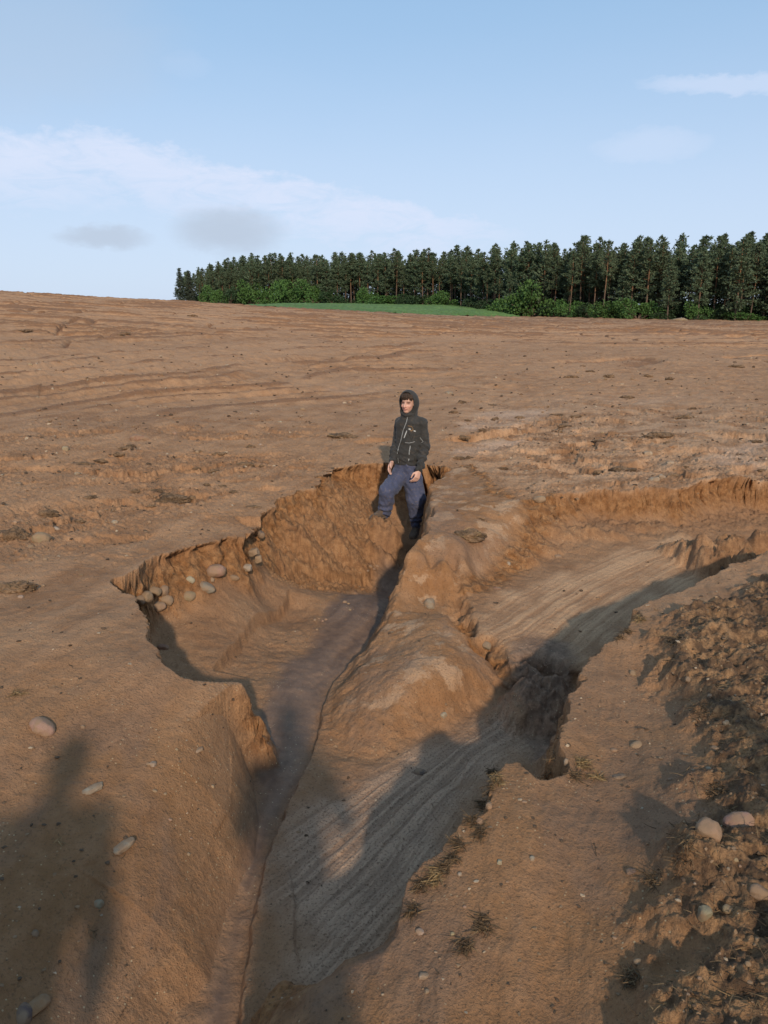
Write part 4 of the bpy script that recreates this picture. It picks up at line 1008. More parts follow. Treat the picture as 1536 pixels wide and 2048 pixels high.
def pine_meshes(seed, bare, kind='pine'):
    """trunk and crown of a 20 m conifer, crown starting at the share `bare` of its height"""
    rg = np.random.RandomState(seed); H = 20.0
    bend = rg.uniform(-.5, .5, 2); tv, tf, cv, cf = [], [], [], []
    def axis(z): t = z / H; return np.array([bend[0] * math.sin(t * 2.2), bend[1] * math.sin(t * 2.0 + .4), z])
    zs = np.linspace(-.6, H * .97, 14)
    tube(tv, tf, [axis(z) for z in zs], [.21 * (1 - .85 * max(z, 0) / H) * (1.25 if z < .5 else 1) for z in zs], 7)
    z = H * bare
    while z < H - .3:
        t = (z - H * bare) / (H * (1 - bare))
        if kind == 'spruce': Lm = 2.6 * (1 - t) ** .85 + .25
        else: Lm = (1.5 + 1.3 * min(1, t / .25)) * (1 - max(0, (t - .15) / .85)) ** 1.15 + .12
        nb = rg.randint(4, 7)
        a0 = rg.uniform(0, 6.28)
        for b in range(nb):
            if kind == 'pine' and t < .45 and rg.rand() < .35: continue
            a = a0 + 2 * math.pi * b / nb + rg.uniform(-.5, .5); L = Lm * rg.choice([.45, .8, 1.0, 1.35]) * rg.uniform(.85, 1.15)
            up = (-.35 + .5 * t if kind == 'spruce' else .12 + .75 * t) + rg.uniform(-.15, .15)
            d = np.array([math.cos(a), math.sin(a), up]); p0 = axis(z)
            pts = [p0, p0 + d * L * .5, p0 + d * L + np.array([0, 0, .12 * L])]
            if L > .8: tube(tv, tf, pts, [.045, .03, .008], 3)
            nc = max(2, int(L * 4.2))
            for c in range(nc):
                s = rg.uniform(.3, 1.05); q = p0 + d * L * s + np.array([0, 0, .12 * L * s * s]) + rg.randn(3) * [.16, .16, .10]
                for _ in range(5):
                    dd = d * .55 + rg.randn(3) * .6; dd[2] += .30 if kind == 'pine' else -.18; dd /= np.linalg.norm(dd)
                    leaf(cv, cf, q + rg.randn(3) * .10, dd, rg.uniform(.38, .72), rg.uniform(.10, .17), rg)
        z += rg.uniform(.40, .85) if kind == 'pine' else rg.uniform(.35, .5)
    top = axis(H * .97)
    for k in range(26):
        zz = H - abs(rg.randn()) * 1.1 + .5; q = axis(min(zz, H * .98)) + rg.randn(3) * [.06, .06, .1]; dd = np.array([rg.randn() * .4, rg.randn() * .4, .9]); dd /= np.linalg.norm(dd)
        leaf(cv, cf, q, dd, rg.uniform(.35, .7), .08, rg)
    # dead snags below the crown
    if kind == 'pine':
        for _ in range(9):
            zz = H * bare * rg.uniform(.35, 1.0); a = rg.uniform(0, 6.28); L = rg.uniform(.5, 1.5)
            tube(tv, tf, [axis(zz), axis(zz) + np.array([math.cos(a), math.sin(a), -.15]) * L], [.03, .008], 3)
    return mk('trunk', tv, tf, MAT_BARK, True), mk('crown', cv, cf, MAT_SPRUCE if kind == 'spruce' else MAT_NEEDLE)
PINES = [pine_meshes(10 + i, b) for i, b in enumerate((.42, .50, .36, .46, .30, .55, .22, .14))]
SPRUCES = [pine_meshes(40 + i, .04, 'spruce') for i in range(2)]
def bush_meshes(seed, mat, squat):
    rg = np.random.RandomState(seed); tv, tf, cv, cf = [], [], [], []
    lobes = [(rg.randn(3) * [.40, .40, .26] + [0, 0, .50]) for _ in range(12)]
    for q in lobes: tube(tv, tf, [(0, 0, -.1), (q * [.5, .5, .55]).tolist(), q.tolist()], [.045, .03, .01], 4)
    for q in lobes:
        R = rg.uniform(.26, .42)
        for _ in range(210):
            n = rg.randn(3); n /= np.linalg.norm(n); p = q + n * R * rg.uniform(.55, 1.08) * [1, 1, .9 * squat]
            if p[2] < .02: continue
            d = n + rg.randn(3) * .7; d /= np.linalg.norm(d)
            leaf(cv, cf, p, d, rg.uniform(.06, .115), rg.uniform(.026, .045), rg)
    return mk('trunk', tv, tf, MAT_BARK), mk('crown', cv, cf, mat)
BUSH_L = [bush_meshes(60 + i, MAT_LEAF, 1.0) for i in range(3)]
BUSH_D = [bush_meshes(70 + i, MAT_LEAF2, 1.0) for i in range(3)]
def plant_tree(name, meshes, x, y, h, unit, label, cat, group=None, rz=None, sx=1.0, lean=0.0):
    z = float(terr(np.array([x]), np.array([y]))[0])
    r = empty(name, (x, y, z - .1)); k = h / unit
    r.scale = (k * sx, k * sx, k); r.rotation_euler = (0, lean, random.uniform(0, 6.28) if rz is None else rz)
    for nm, me in zip(('trunk', 'crown'), meshes):
        o = bpy.data.objects.new(nm, me); COL.objects.link(o); o.parent = r
    return tag(r, label, cat, group)
def forest():
    rg = random.Random(21)
    tops = [(330, 560), (365, 543), (400, 540), (450, 520), (520, 513), (600, 510), (700, 508), (800, 504), (900, 500), (1000, 494), (1100, 489), (1200, 484), (1300, 486), (1450, 488), (1560, 489), (1800, 490)]
    tx = [t[0] for t in tops]; ty = [t[1] for t in tops]
    done = 0; rows = 6
    NAMED = {0: None}
    for row in range(rows):
        px = 372.0 + rg.uniform(-4, 6) + (6 if row else 0)
        while px < 1640:
            dc, df = far_knots(px); d = df + 1.5 + row * 5.2 + rg.uniform(-1.8, 1.8)
            a = az_of(px) ; x, y = d * math.sin(a), d * math.cos(a)
            zt = CAM_Z + d * math.tan(rad(_el(np.interp(px, tx, ty)))) ; z0 = float(terr(np.array([x]), np.array([y]))[0])
            h = (zt - z0) * rg.uniform(.83, 1.05) + (rg.uniform(-.8, .3) if row < 2 else rg.uniform(0, .8))
            if row == 0 and rg.random() < .30: h *= rg.uniform(.70, .92)
            low = row == 0 and rg.random() < .42
            ms = PINES[rg.choice([6, 7, 4]) if low else rg.choice([0, 1, 2, 3, 4, 5])]
            side = 'left' if px < 600 else ('middle' if px < 1000 else 'right')
            if row == 0:
                lab = 'pine with branches low down in the front row of the forest' if low else 'tall pine with a bare trunk in the front row of the forest'
                grp = 'low branched pines along the forest edge' if low else 'bare trunked pines along the forest edge'
            else: lab, grp = 'tall dark pine standing inside the forest behind the front row', 'pines inside the forest'
            plant_tree('pine_tree', ms, x, y, h, 20.0, lab, 'pine', grp, lean=rad(rg.gauss(0, 1.6)), sx=rg.uniform(.95, 1.5) * (1.1 if low else 1.0))
            done += 1
            step = 3.3 + row * .55 if row < 3 else 6.0
            px += step * rg.uniform(.75, 1.3) / d * FPX * 1.05
    # trees that stand out
    def at(px, back=-.5):
        dc, df = far_knots(px); d = df + back; a = az_of(px); return d * math.sin(a), d * math.cos(a), d
    x, y, d = at(364, -4); plant_tree('spruce_tree', SPRUCES[0], x, y, 14.8, 20, 'dark spruce with drooping branches at the left end of the forest', 'spruce', sx=1.25)
    x, y, d = at(384, -2); plant_tree('spruce_tree', SPRUCES[1], x, y, 14.0, 20, 'second dark spruce from the left end of the forest', 'spruce', sx=1.2)
    x, y, d = at(1203, -5); plant_tree('pine_tree', PINES[5], x, y, 19.6, 20, 'leaning pine with a long bare reddish trunk at the forest edge', 'pine', rz=1.0, lean=rad(4.5))
    x, y, d = at(1137, -4); plant_tree('pine_tree', PINES[1], x, y, 18, 20, 'straight pine with a sunlit orange trunk above a round shrub', 'pine', rz=2.0)
    x, y, d = at(1470, -5); plant_tree('pine_tree', PINES[7], x, y, 18.5, 20, 'broad pine green down to the ground near the right end of forest', 'pine', sx=1.5)
    x, y, d = at(1395, -4); plant_tree('pine_tree', PINES[6], x, y, 16.5, 20, 'shaggy pine between the bright small shrub and the broad low pine', 'pine', sx=1.3)
    x, y, d = at(1335, -4); plant_tree('pine_tree', PINES[6], x, y, 14.5, 20, 'shaggy olive pine left of the bright small shrub', 'pine', sx=1.3)
    # bushes and young broadleaved trees at the foot
    B = [(428, 30, 36, 1, 'bright green tree low at the left end of the forest'), (503, 46, 52, 1, 'rounded green tree third from the left end of the forest'), (553, 46, 54, 1, 'rounded bright green tree left of the meadow strip'),
         (622, 48, 46, 1, 'green tree just above the left of the meadow'), (728, 34, 38, 1, 'light green bush in a gap above the middle meadow'), (760, 60, 22, 1, 'low green bushes above the middle meadow'),
         (880, 42, 30, 1, 'bright green bush above the right part of the meadow'), (935, 34, 24, 0, 'dark low bush right of the meadow bush'), (1000, 50, 42, 1, 'green bush where the meadow meets the brown field'),
         (1062, 66, 64, 1, 'big round green shrub at the forest foot in the middle'), (1137, 44, 36, 1, 'rounded green bush below the straight orange trunk'), (1222, 60, 36, 1, 'green bush right of the leaning reddish trunk'),
         (1275, 50, 36, 1, 'green bush left of the shaggy olive pine'), (1385, 34, 38, 2, 'small very bright green shrub at the forest foot on the right'), (1495, 50, 18, 1, 'low green bushes at the right end of the forest'), (1180, 40, 28, 0, 'dark bush at the foot of the leaning reddish trunk'),
         (460, 34, 34, 0, 'dark bush between the two rounded trees at left'), (585, 40, 34, 0, 'dark bush right of the rounded bright green tree'), (672, 44, 30, 0, 'dark bush above the left part of the meadow'), (820, 48, 26, 0, 'dark bush left of the bright meadow bush'),
         (1320, 44, 26, 0, 'dark bush between green bush and bright small shrub'), (1435, 44, 26, 0, 'dark bush below the broad low pine'), (1100, 40, 30, 0, 'dark bush right of the big round shrub'), (968, 40, 22, 0, 'dark bush left of the bush at the meadow end')]
    for i, (px, w, h, br, lab) in enumerate(B):
        x, y, d = at(px, -3.0 if br else -1.5); k = d / FPX / ct ** 2 * .97
        H = h * k * 1.0; W = w * k
        o = plant_tree('broadleaf_tree' if h > 44 else 'shrub', (BUSH_L if br else BUSH_D)[i % 3], x, y, H, 1.15, lab, 'tree' if h > 44 else 'shrub', sx=W / (H / 1.15) / 1.35)
    # the depth of the wood: trees too far inside to tell apart
    vsl, fsl, off = [], [], 0
    src = [(np.array([v.co[:] for v in PINES[i][1].vertices]), np.array([p.vertices[:] for p in PINES[i][1].polygons])) for i in (7, 4, 7)]
    rg2 = np.random.RandomState(8)
    for q in range(210):
        px = rg2.uniform(395, 1640); dc, df = far_knots(px); d = df + rg2.uniform(30, 80); a = az_of(px); V0, F0 = src[q % 3]
        F0 = F0[rg2.rand(len(F0)) < .6]; x, y = d * math.sin(a), d * math.cos(a); z0 = float(terr(np.array([x]), np.array([y]))[0])
        k = (CAM_Z + df * math.tan(rad(_el(np.interp(px, tx, ty)))) - z0) / 20 * rg2.uniform(.9, 1.0); t = rg2.uniform(0, 6.28); c_, s_ = math.cos(t), math.sin(t)
        M = np.array([[c_ * 1.4, -s_ * 1.4, 0], [s_ * 1.4, c_ * 1.4, 0], [0, 0, 1]]) * k
        vsl.append(V0 @ M.T + [x, y, z0 - .5]); fsl.append(F0 + off); off += len(V0)
    me = bpy.data.meshes.new('forest'); Vv = np.concatenate(vsl).astype(np.float32); Ff = np.concatenate(fsl)
    me.vertices.add(len(Vv)); me.vertices.foreach_set('co', Vv.ravel()); me.loops.add(len(Ff) * 4); me.polygons.add(len(Ff))
    me.loops.foreach_set('vertex_index', Ff.ravel().astype(np.int32)); me.polygons.foreach_set('loop_start', np.arange(0, len(Ff) * 4, 4, dtype=np.int32)); me.update(calc_edges=True)
    tag(link_mesh('forest', me, MAT_NEEDLE), 'dark inner mass of the pine forest behind the edge trees', 'forest', kind='stuff')
    for row in range(2):      # undergrowth between the trunks
        px = 392
        while px < 1620:
            x, y, d = at(px, 5 + row * 13 + rg.uniform(-2, 2)); H = rg.uniform(2.2, 4.6) + row * 2.2
            plant_tree('shrub', BUSH_D[rg.randrange(3)], x, y, H, 1.15, 'dark shrub of the undergrowth between the forest trunks', 'shrub', 'undergrowth shrubs among the pines', sx=rg.uniform(1.0, 1.5))
            px += rg.uniform(20, 34)
forest()


# ------------------------------------------------------------------ people
def V3(*a): return Vector(a)
def sphere(bm, c, r, sc=(1, 1, 1), rot=None):
    g = bmesh.ops.create_icosphere(bm, subdivisions=3, radius=1.0)['verts']
    M = Matrix.Translation(c) @ (rot.to_4x4() if rot is not None else Matrix()) @ Matrix.Diagonal((r * sc[0], r * sc[1], r * sc[2], 1))
    for v in g: v.co = M @ v.co
def chain(bm, pts, rads, n=14):
    """closed tapered limb through points, round at each joint"""
    for a, b, ra, rb in zip(pts[:-1], pts[1:], rads[:-1], rads[1:]):
        d = (b - a); L = d.length
        if L < 1e-6: continue
        d.normalize(); u = d.orthogonal().normalized(); w = d.cross(u)
        r0 = [bm.verts.new(a + (u * math.cos(t) + w * math.sin(t)) * ra) for t in [2 * math.pi * i / n for i in range(n)]]
        r1 = [bm.verts.new(b + (u * math.cos(t) + w * math.sin(t)) * rb) for t in [2 * math.pi * i / n for i in range(n)]]
        for i in range(n): bm.faces.new((r0[i], r0[(i + 1) % n], r1[(i + 1) % n], r1[i]))
        bm.faces.new(r0[::-1]); bm.faces.new(r1)
    for p, r in zip(pts, rads): sphere(bm, p, r * .995)
def loft(bm, secs, n=24, power=2.4):
    """closed body through super-elliptic sections (centre, half width vector, half depth vector)"""
    rings = []
    for c, a, b in secs:
        ring = []
        for i in range(n):
            t = 2 * math.pi * i / n; ca, sa = math.cos(t), math.sin(t)
            ring.append(bm.verts.new(c + a * math.copysign(abs(ca) ** (2 / power), ca) + b * math.copysign(abs(sa) ** (2 / power), sa)))
        rings.append(ring)
    for r0, r1 in zip(rings[:-1], rings[1:]):
        for i in range(n): bm.faces.new((r0[i], r0[(i + 1) % n], r1[(i + 1) % n], r1[i]))
    bm.faces.new(rings[0][::-1]); bm.faces.new(rings[-1])
def remesh(name, bm, voxel, smooth=6, factor=.5):
    bmesh.ops.recalc_face_normals(bm, faces=bm.faces)
    me = bpy.data.meshes.new(name + '_src'); bm.to_mesh(me); bm.free()
    o = bpy.data.objects.new(name + '_src', me); COL.objects.link(o)
    r = o.modifiers.new('r', 'REMESH'); r.mode = 'VOXEL'; r.voxel_size = voxel
    s = o.modifiers.new('s', 'SMOOTH'); s.iterations = smooth; s.factor = factor
    dg = bpy.context.evaluated_depsgraph_get(); dg.update()
    out = bpy.data.meshes.new_from_object(o.evaluated_get(dg)); out.name = name
    bpy.data.objects.remove(o); bpy.data.meshes.remove(me)
    out.polygons.foreach_set('use_smooth', np.ones(len(out.polygons), bool))
    return out
def wrinkle(me, fn):
    n = len(me.vertices); co = np.empty(n * 3, np.float32); me.vertices.foreach_get('co', co); co = co.reshape(-1, 3)
    nr = np.array([v.normal[:] for v in me.vertices], np.float32)
    co += nr * fn(co)[:, None]; me.vertices.foreach_set('co', co.ravel()); me.update()
def cloth(name, col, dirt=.4, rough=.85, dirtcol=(.20, .125, .07)):
    m, T, b = new_mat(name); geo = T.n('ShaderNodeNewGeometry'); p = geo.outputs['Position']
    n1 = T.noise(p, 9, 4, .6); n2 = T.noise(p, 300, 2, .5); n3 = T.noise(p, 40, 4, .65)
    c = T.mix(T.mapr(n1, .3, .7), tuple(v * .82 for v in col), tuple(min(1, v * 1.15) for v in col))
    c = T.mix(T.math('MULTIPLY', T.mapr(n3, .52, .66), dirt), c, dirtcol)
    T.link(c, b.inputs['Base Color']); b.inputs['Roughness'].default_value = rough
    b.inputs['Sheen Weight'].default_value = .08
    T.link(T.bump(T.math('ADD', n2, n3), .25, .004), b.inputs['Normal'])
    return m
def skin_mat():
    m, T, b = new_mat('skin'); at = T.attr('tint')
    geo = T.n('ShaderNodeNewGeometry'); n1 = T.noise(geo.outputs['Position'], 40, 4, .6)
    c = T.mix(T.mapr(n1, .3, .7, 0, .25), at.outputs['Color'], T.mix(.5, at.outputs['Color'], (.5, .2, .15)))
    T.link(c, b.inputs['Base Color']); b.inputs['Roughness'].default_value = .5
    b.inputs['Subsurface Weight'].default_value = .06; b.inputs['Subsurface Radius'].default_value = (.01, .004, .002)
    return m
MAT_SKIN = skin_mat()
SKIN = (.56, .33, .24)

def hand(bm, wrist, down, palm_n, side, curl=.9):
    """palm, four unequal bent fingers and a thumb leaving the side of the palm; `side` points to the thumb"""
    down = down.normalized(); side = (side - down * side.dot(down)).normalized(); pn = down.cross(side).normalized()
    if pn.dot(palm_n) < 0: pn = -pn
    kn = wrist + down * .088
    loft(bm, [(wrist - down * .01, side * .026, pn * .020), (wrist + down * .03, side * .036, pn * .017), (wrist + down * .07, side * .041, pn * .015), (kn, side * .039, pn * .012)], 16, 2.6)
    for i, (off, L) in enumerate(((.030, .066), (.010, .076), (-.010, .070), (-.029, .054))):
        p = kn + side * off - down * .006; pts = [p]; d = down.copy()
        for k, f in enumerate((.48, .30, .22)):
            ang = curl * (.55, .75, .5)[k] * (1 + .06 * i)
            d = (d * math.cos(ang) + pn * math.sin(ang)).normalized()
            # keep turning in the same plane
            pts.append(pts[-1] + d * L * f * 1.25)
            pnn = pn
        chain(bm, pts, [.0098, .0090, .0082, .0070], 10)
    t0 = wrist + down * .026 + side * .028 + pn * .004
    t1 = t0 + (down * .6 + side * .55 + pn * .4).normalized() * .036; t2 = t1 + (down * .9 + pn * .35).normalized() * .030; t3 = t2 + (down * .85 + pn * .5 - side * .2).normalized() * .024
    chain(bm, [t0, t1, t2, t3], [.013, .0118, .0105, .008], 10)

def make_person(name, J, lab, col_j, col_t, hood=True, fine=True, hands=True):
    L = J['left'].normalized(); F = V3(0, 0, 1).cross(L).normalized() * -1
    if F.dot(J['fwd']) < 0: F = -F
    Up = V3(0, 0, 1)
    HF = J['hfwd'].normalized(); HL = HF.cross(Up).normalized() * -1
    if HL.dot(L) < 0: HL = -HL
    HU = J.get('hup', Up).normalized(); HL = (HL - HU * HL.dot(HU)).normalized(); HF = (HF - HU * HF.dot(HU)).normalized()
    base = V3(J['pelvis'].x, J['pelvis'].y, min(J['an_l'].z, J['an_r'].z) - .09)
    root = empty(name, base); tag(root, lab, 'person')
    vx = .0055 if fine else .012
    def fin(nm, me, mat, parent=root):
        me.transform(Matrix.Translation(-base)); o = link_mesh(nm, me, mat, parent); return o
    # ---- body: head, neck, trunk, arms with hands, legs: one surface
    bm = bmesh.new(); hc = J['head']; R = Matrix((HL, -HF, HU)).transposed()
    def hp(a, f, u): return hc + HL * a + HF * f + HU * u
    sphere(bm, hp(0, -.012, .022), 1, (.074, .094, .096), R)
    sphere(bm, hp(0, .018, -.030), 1, (.062, .070, .078), R)
    sphere(bm, hp(0, .040, -.085), 1, (.034, .036, .028), R)      # chin
    for s in (-1, 1):
        sphere(bm, hp(s * .036, .058, -.030), 1, (.022, .020, .022), R)   # cheek
        sphere(bm, hp(s * .026, .070, .018), 1, (.024, .014, .010), R)    # brow
        sphere(bm, hp(s * .076, -.010, -.012), 1, (.010, .022, .034), R)  # ear
    chain(bm, [hp(0, .080, .008), hp(0, .098, -.022), hp(0, .102, -.034)], [.009, .012, .0135])
    for s in (-1, 1): sphere(bm, hp(s * .012, .090, -.037), .009)
    sphere(bm, hp(0, .082, -.057), 1, (.021, .011, .007), R); sphere(bm, hp(0, .080, -.069), 1, (.018, .011, .007), R)
    nb = J['neck']; chain(bm, [hp(0, -.012, -.06), nb], [.052, .056])
    ch = J['chest']; pe = J['pelvis']
    loft(bm, [(nb - Up * .02, L * .06, F * .05), (nb - Up * .07, L * .135, F * .075), (ch, L * .135, F * .095), (ch.lerp(pe, .6), L * .115, F * .085), (pe + Up * .02, L * .135, F * .10), (pe - Up * .09, L * .11, F * .09)])
    for s in ('l', 'r'):
        chain(bm, [J['sh_' + s], J['el_' + s], J['wr_' + s]], [.046, .036, .026])
        chain(bm, [J['hip_' + s], J['kn_' + s], J['an_' + s]], [.075, .052, .038])
        if hands:
            dn = (J['hd_' + s] - J['wr_' + s]); hand(bm, J['wr_' + s] + dn.normalized() * .012, dn, J.get('pn_' + s, -L if s == 'l' else L), J.get('th_' + s, F), J.get('curl_' + s, .8))
        else: chain(bm, [J['wr_' + s], J['hd_' + s]], [.035, .03])
    me = remesh('body', bm, .0045 if fine else .014, 4)
    n = len(me.vertices); co = np.empty(n * 3, np.float32); me.vertices.foreach_get('co', co); co = co.reshape(-1, 3)
    rel = co - np.array(hc); a = rel @ np.array(HL); f = rel @ np.array(HF); u = rel @ np.array(HU)
    tint = np.tile(np.array([*SKIN, 1.0], np.float32), (n, 1))
    def paint(mask, c):
        tint[:, :3] = tint[:, :3] * (1 - mask[:, None]) + np.array(c) * mask[:, None]
    front = (f > .03).astype(np.float32)
    g = lambda x0, s0, y0, s1: np.exp(-((a - x0) / s0) ** 2 - ((u - y0) / s1) ** 2) * front
    near = (np.abs(u) < .14) & (np.abs(a) < .11)
    push = np.zeros(n, np.float32)
    for s in (-1, 1):
        push -= .010 * g(s * .031, .015, .000, .010); paint(np.clip(1.6 * g(s * .031, .013, -.001, .0055), 0, 1), (.09, .05, .04)); paint(np.clip(1.5 * g(s * .031, .020, .018, .006), 0, .9), (.10, .06, .04)); paint(.55 * g(s * .044, .022, -.040, .020), (.60, .25, .19))
        paint(np.clip(1.2 * g(s * .031, .016, .006, .010), 0, .5), (.30, .16, .12))
    paint(np.clip(1.4 * g(0, .022, -.063, .009), 0, .85), (.46, .17, .15)); paint(np.clip(1.5 * g(0, .023, -.063, .0025), 0, .9), (.12, .05, .04)); paint(.4 * g(0, .02, -.036, .014), (.58, .24, .18))
    push -= .004 * g(0, .024, -.063, .0025)
    co += np.array(HF, np.float32)[None] * (push * near)[:, None]; me.vertices.foreach_set('co', co.ravel())
    at = me.attributes.new('tint', 'FLOAT_COLOR', 'POINT'); at.data.foreach_set('color', tint.ravel())
    body = fin('body', me, MAT_SKIN)
    # ---- jacket
    bm = bmesh.new()
    loft(bm, [(nb + Up * .025 + F * .01, L * .078, F * .072), (nb - Up * .035, L * .115, F * .088), (nb - Up * .075, L * .16, F * .102), (ch, L * .166, F * .125), (ch.lerp(J['hem'], .45), L * .156, F * .124), (ch.lerp(J['hem'], .85), L * .162, F * .130), (J['hem'], L * .152, F * .122)])
    for s in ('l', 'r'):
        e, w, sh = J['el_' + s], J['wr_' + s], J['sh_' + s]
        chain(bm, [nb.lerp(sh, .55) - Up * .015, sh, sh.lerp(e, .5), e, e.lerp(w, .5), w + (e - w).normalized() * .035], [.062, .070, .062, .056, .055, .044])
        chain(bm, [w + (e - w).normalized() * .05, w], [.039, .037])
    loft(bm, [(J['hem'] + Up * .045, L * .160, F * .128), (J['hem'] - Up * .012, L * .152, F * .122)])
    me = remesh('jacket', bm, vx, 5)
    fs = [(J['el_' + s], J['wr_' + s]) for s in ('l', 'r')]
    def jw(c):
        d = .006 * perlin(c[:, 0] * 9 + c[:, 1] * 5, c[:, 2] * 16, 501) + .003 * perlin(c[:, 0] * 22 + c[:, 1] * 10, c[:, 2] * 40 + c[:, 0] * 30, 502)
        low = sstep(J['hem'].z + .20, J['hem'].z + .02, c[:, 2]); d = d + low * .006 * perlin(c[:, 0] * 12, c[:, 2] * 34 + c[:, 0] * 14, 503)
        for e, w in fs:
            ax = np.array(w - e); l2 = ax @ ax; t = ((c - np.array(e)) @ ax) / l2; dd = np.linalg.norm(c - np.array(e) - np.clip(t, -.4, 1.1)[:, None] * ax, axis=1)
            arm = (dd < .085) * sstep(-.35, .1, t)
            d = d + arm * .008 * np.sin(t * 26 + 3 * perlin(c[:, 0] * 20, c[:, 1] * 20 + c[:, 2] * 6, 504))
        return d
    wrinkle(me, jw)
    jk = fin('jacket', me, cloth('dark jacket cloth', col_j, .14))
    # ---- hood or plain hair
    if hood:
        bm = bmesh.new(); nu, nv = 40, 26; grid = []
        for i in range(nv):
            th = math.pi * (.66 * i / (nv - 1)) ; row = []
            for j in range(nu):
                ph = 2 * math.pi * j / nu
                dx, dy = math.cos(ph), math.sin(ph)
                k = math.sin(th); q = -math.cos(th)
                edge = sstep(.75, 1.0, np.array(i / (nv - 1)))
                rx, ry = .112, .138
                a_, u_ = dx * rx * k, dy * ry * k
                if dy < 0: u_ *= 1.06
                f_ = q * .122 - .004
                w_ = .006 * mnoise.noise(Vector((a_ * 22, u_ * 22, f_ * 22)))
                row.append(bm.verts.new(hp(a_ * (1 - .10 * edge) * (1 + w_ * 6), f_ - .012 + .02 * dy, u_ + .006 - (.015 if dy < -.5 else 0))))
            grid.append(row)
        for r0, r1 in zip(grid[1:-1], grid[2:]):
            for j in range(nu): bm.faces.new((r0[j], r0[(j + 1) % nu], r1[(j + 1) % nu], r1[j]))
        bm.faces.new(grid[1][::-1])
        for r in (grid[0],):
            for v in r: bm.verts.remove(v)
        src = bpy.data.meshes.new('hs'); bm.to_mesh(src); bm.free(); o = bpy.data.objects.new('hs', src); COL.objects.link(o)
        sd = o.modifiers.new('s', 'SOLIDIFY'); sd.thickness = .009; sd.offset = 0; ss = o.modifiers.new('u', 'SUBSURF'); ss.levels = 1
        dg = bpy.context.evaluated_depsgraph_get(); dg.update(); hm = bpy.data.meshes.new_from_object(o.evaluated_get(dg)); bpy.data.objects.remove(o)
        hm.name = 'hood'; hm.polygons.foreach_set('use_smooth', np.ones(len(hm.polygons), bool))
        hd = fin('hood', hm, jk.data.materials[0], jk); 
        # neck of the hood running into the collar
        bm = bmesh.new(); chain(bm, [hp(0, -.065, -.02), hp(0, -.055, -.10), nb - F * .02], [.098, .092, .088]); chain(bm, [hp(.07, -.01, -.09), nb + L * .05 + F * .03], [.030, .04]); chain(bm, [hp(-.07, -.01, -.09), nb - L * .05 + F * .03], [.030, .04])
        chain(bm, [hp(.045, .025, -.118), hp(0, .05, -.132), hp(-.045, .025, -.118)], [.022, .022, .022])
        me = remesh('collar', bm, vx, 5); wrinkle(me, lambda c: .005 * perlin(c[:, 0] * 24, c[:, 2] * 30, 507)); fin('collar', me, jk.data.materials[0], jk)
    # ---- hair
    bm = bmesh.new(); rg = random.Random(4)
    sphere(bm, hp(0, -.016, .036), 1, (.080, .098, .092), R)
    for i in range(70):
        a0 = rg.uniform(-.068, .068); f0 = .062 - 6.5 * a0 * a0 + rg.uniform(-.006, .006)
        p0 = hp(a0 * .75, f0 - .035, .112); p1 = hp(a0 * .95, f0 + .014, .088 + rg.uniform(-.006, .006)); p2 = hp(a0 + rg.uniform(-.012, .012), f0 + .022, .048 + rg.uniform(-.014, .018))
        chain(bm, [p0, p1, p2], [.010, .009, .003], 6)
    hm = bpy.data.meshes.new('hair'); 
    # carve the face clear: drop cap faces low in front
    bm.to_mesh(hm); bm.free()
    bm = bmesh.new(); bm.from_mesh(hm)
    kill = [f_ for f_ in bm.faces if (f_.calc_center_median() - hc).dot(HU) < .045 and (f_.calc_center_median() - hc).dot(HF) > .01 and len(f_.verts) == 3 and abs((f_.calc_center_median() - hp(0, -.016, .036)).dot(HL)) < .2 and f_.calc_area() > 4e-5]
    bmesh.ops.delete(bm, geom=kill, context='FACES'); bm.to_mesh(hm); bm.free()
    hm.polygons.foreach_set('use_smooth', np.ones(len(hm.polygons), bool))
    fin('hair', hm, cloth('brown hair', (.045, .026, .015), .0, .55))
    # ---- trousers
    bm = bmesh.new()
    loft(bm, [(J['hem'] + Up * .06, L * .135, F * .108), (J['hem'] - Up * .03, L * .146, F * .116), (pe - Up * .02, L * .158, F * .124), (pe - Up * .09, L * .152, F * .118), (pe - Up * .15, L * .10, F * .10)])
    for s in ('l', 'r'):
        h, k, a_ = J['hip_' + s], J['kn_' + s], J['an_' + s]
        rr = J.get('bag_' + s, (.105, .098, .086, .080, .066, .05))
        chain(bm, [h, h.lerp(k, .55), k, k.lerp(a_, .45), k.lerp(a_, .82), a_ + Up * .015], list(rr))
    me = remesh('trousers', bm, vx, 6)
    def tw(c):
        d = .014 * perlin(c[:, 0] * 10, c[:, 2] * 7 + c[:, 0] * 9, 511) + .007 * perlin(c[:, 0] * 26 + c[:, 2] * 12, c[:, 2] * 16, 512)
        for s in ('l', 'r'):
            a_ = J['an_' + s]; dd = np.linalg.norm((c - np.array(a_))[:, :2], axis=1)
            lw = sstep(.22, .03, c[:, 2] - a_.z) * (dd < .16); d = d + lw * .011 * np.sin((c[:, 2] - a_.z) * 95 + 4 * perlin(c[:, 0] * 14, c[:, 1] * 14, 513))
            kn_ = J['kn_' + s]; dk = np.linalg.norm(c - np.array(kn_), axis=1); d = d + np.exp(-(dk / .12) ** 2) * .008 * perlin(c[:, 0] * 12 + c[:, 2] * 24, c[:, 2] * 20 - c[:, 0] * 16, 514)
        return d
    wrinkle(me, tw)
    fin('trousers', me, cloth('blue sweatpants cloth', col_t, .34, .9, (.20, .15, .12)))
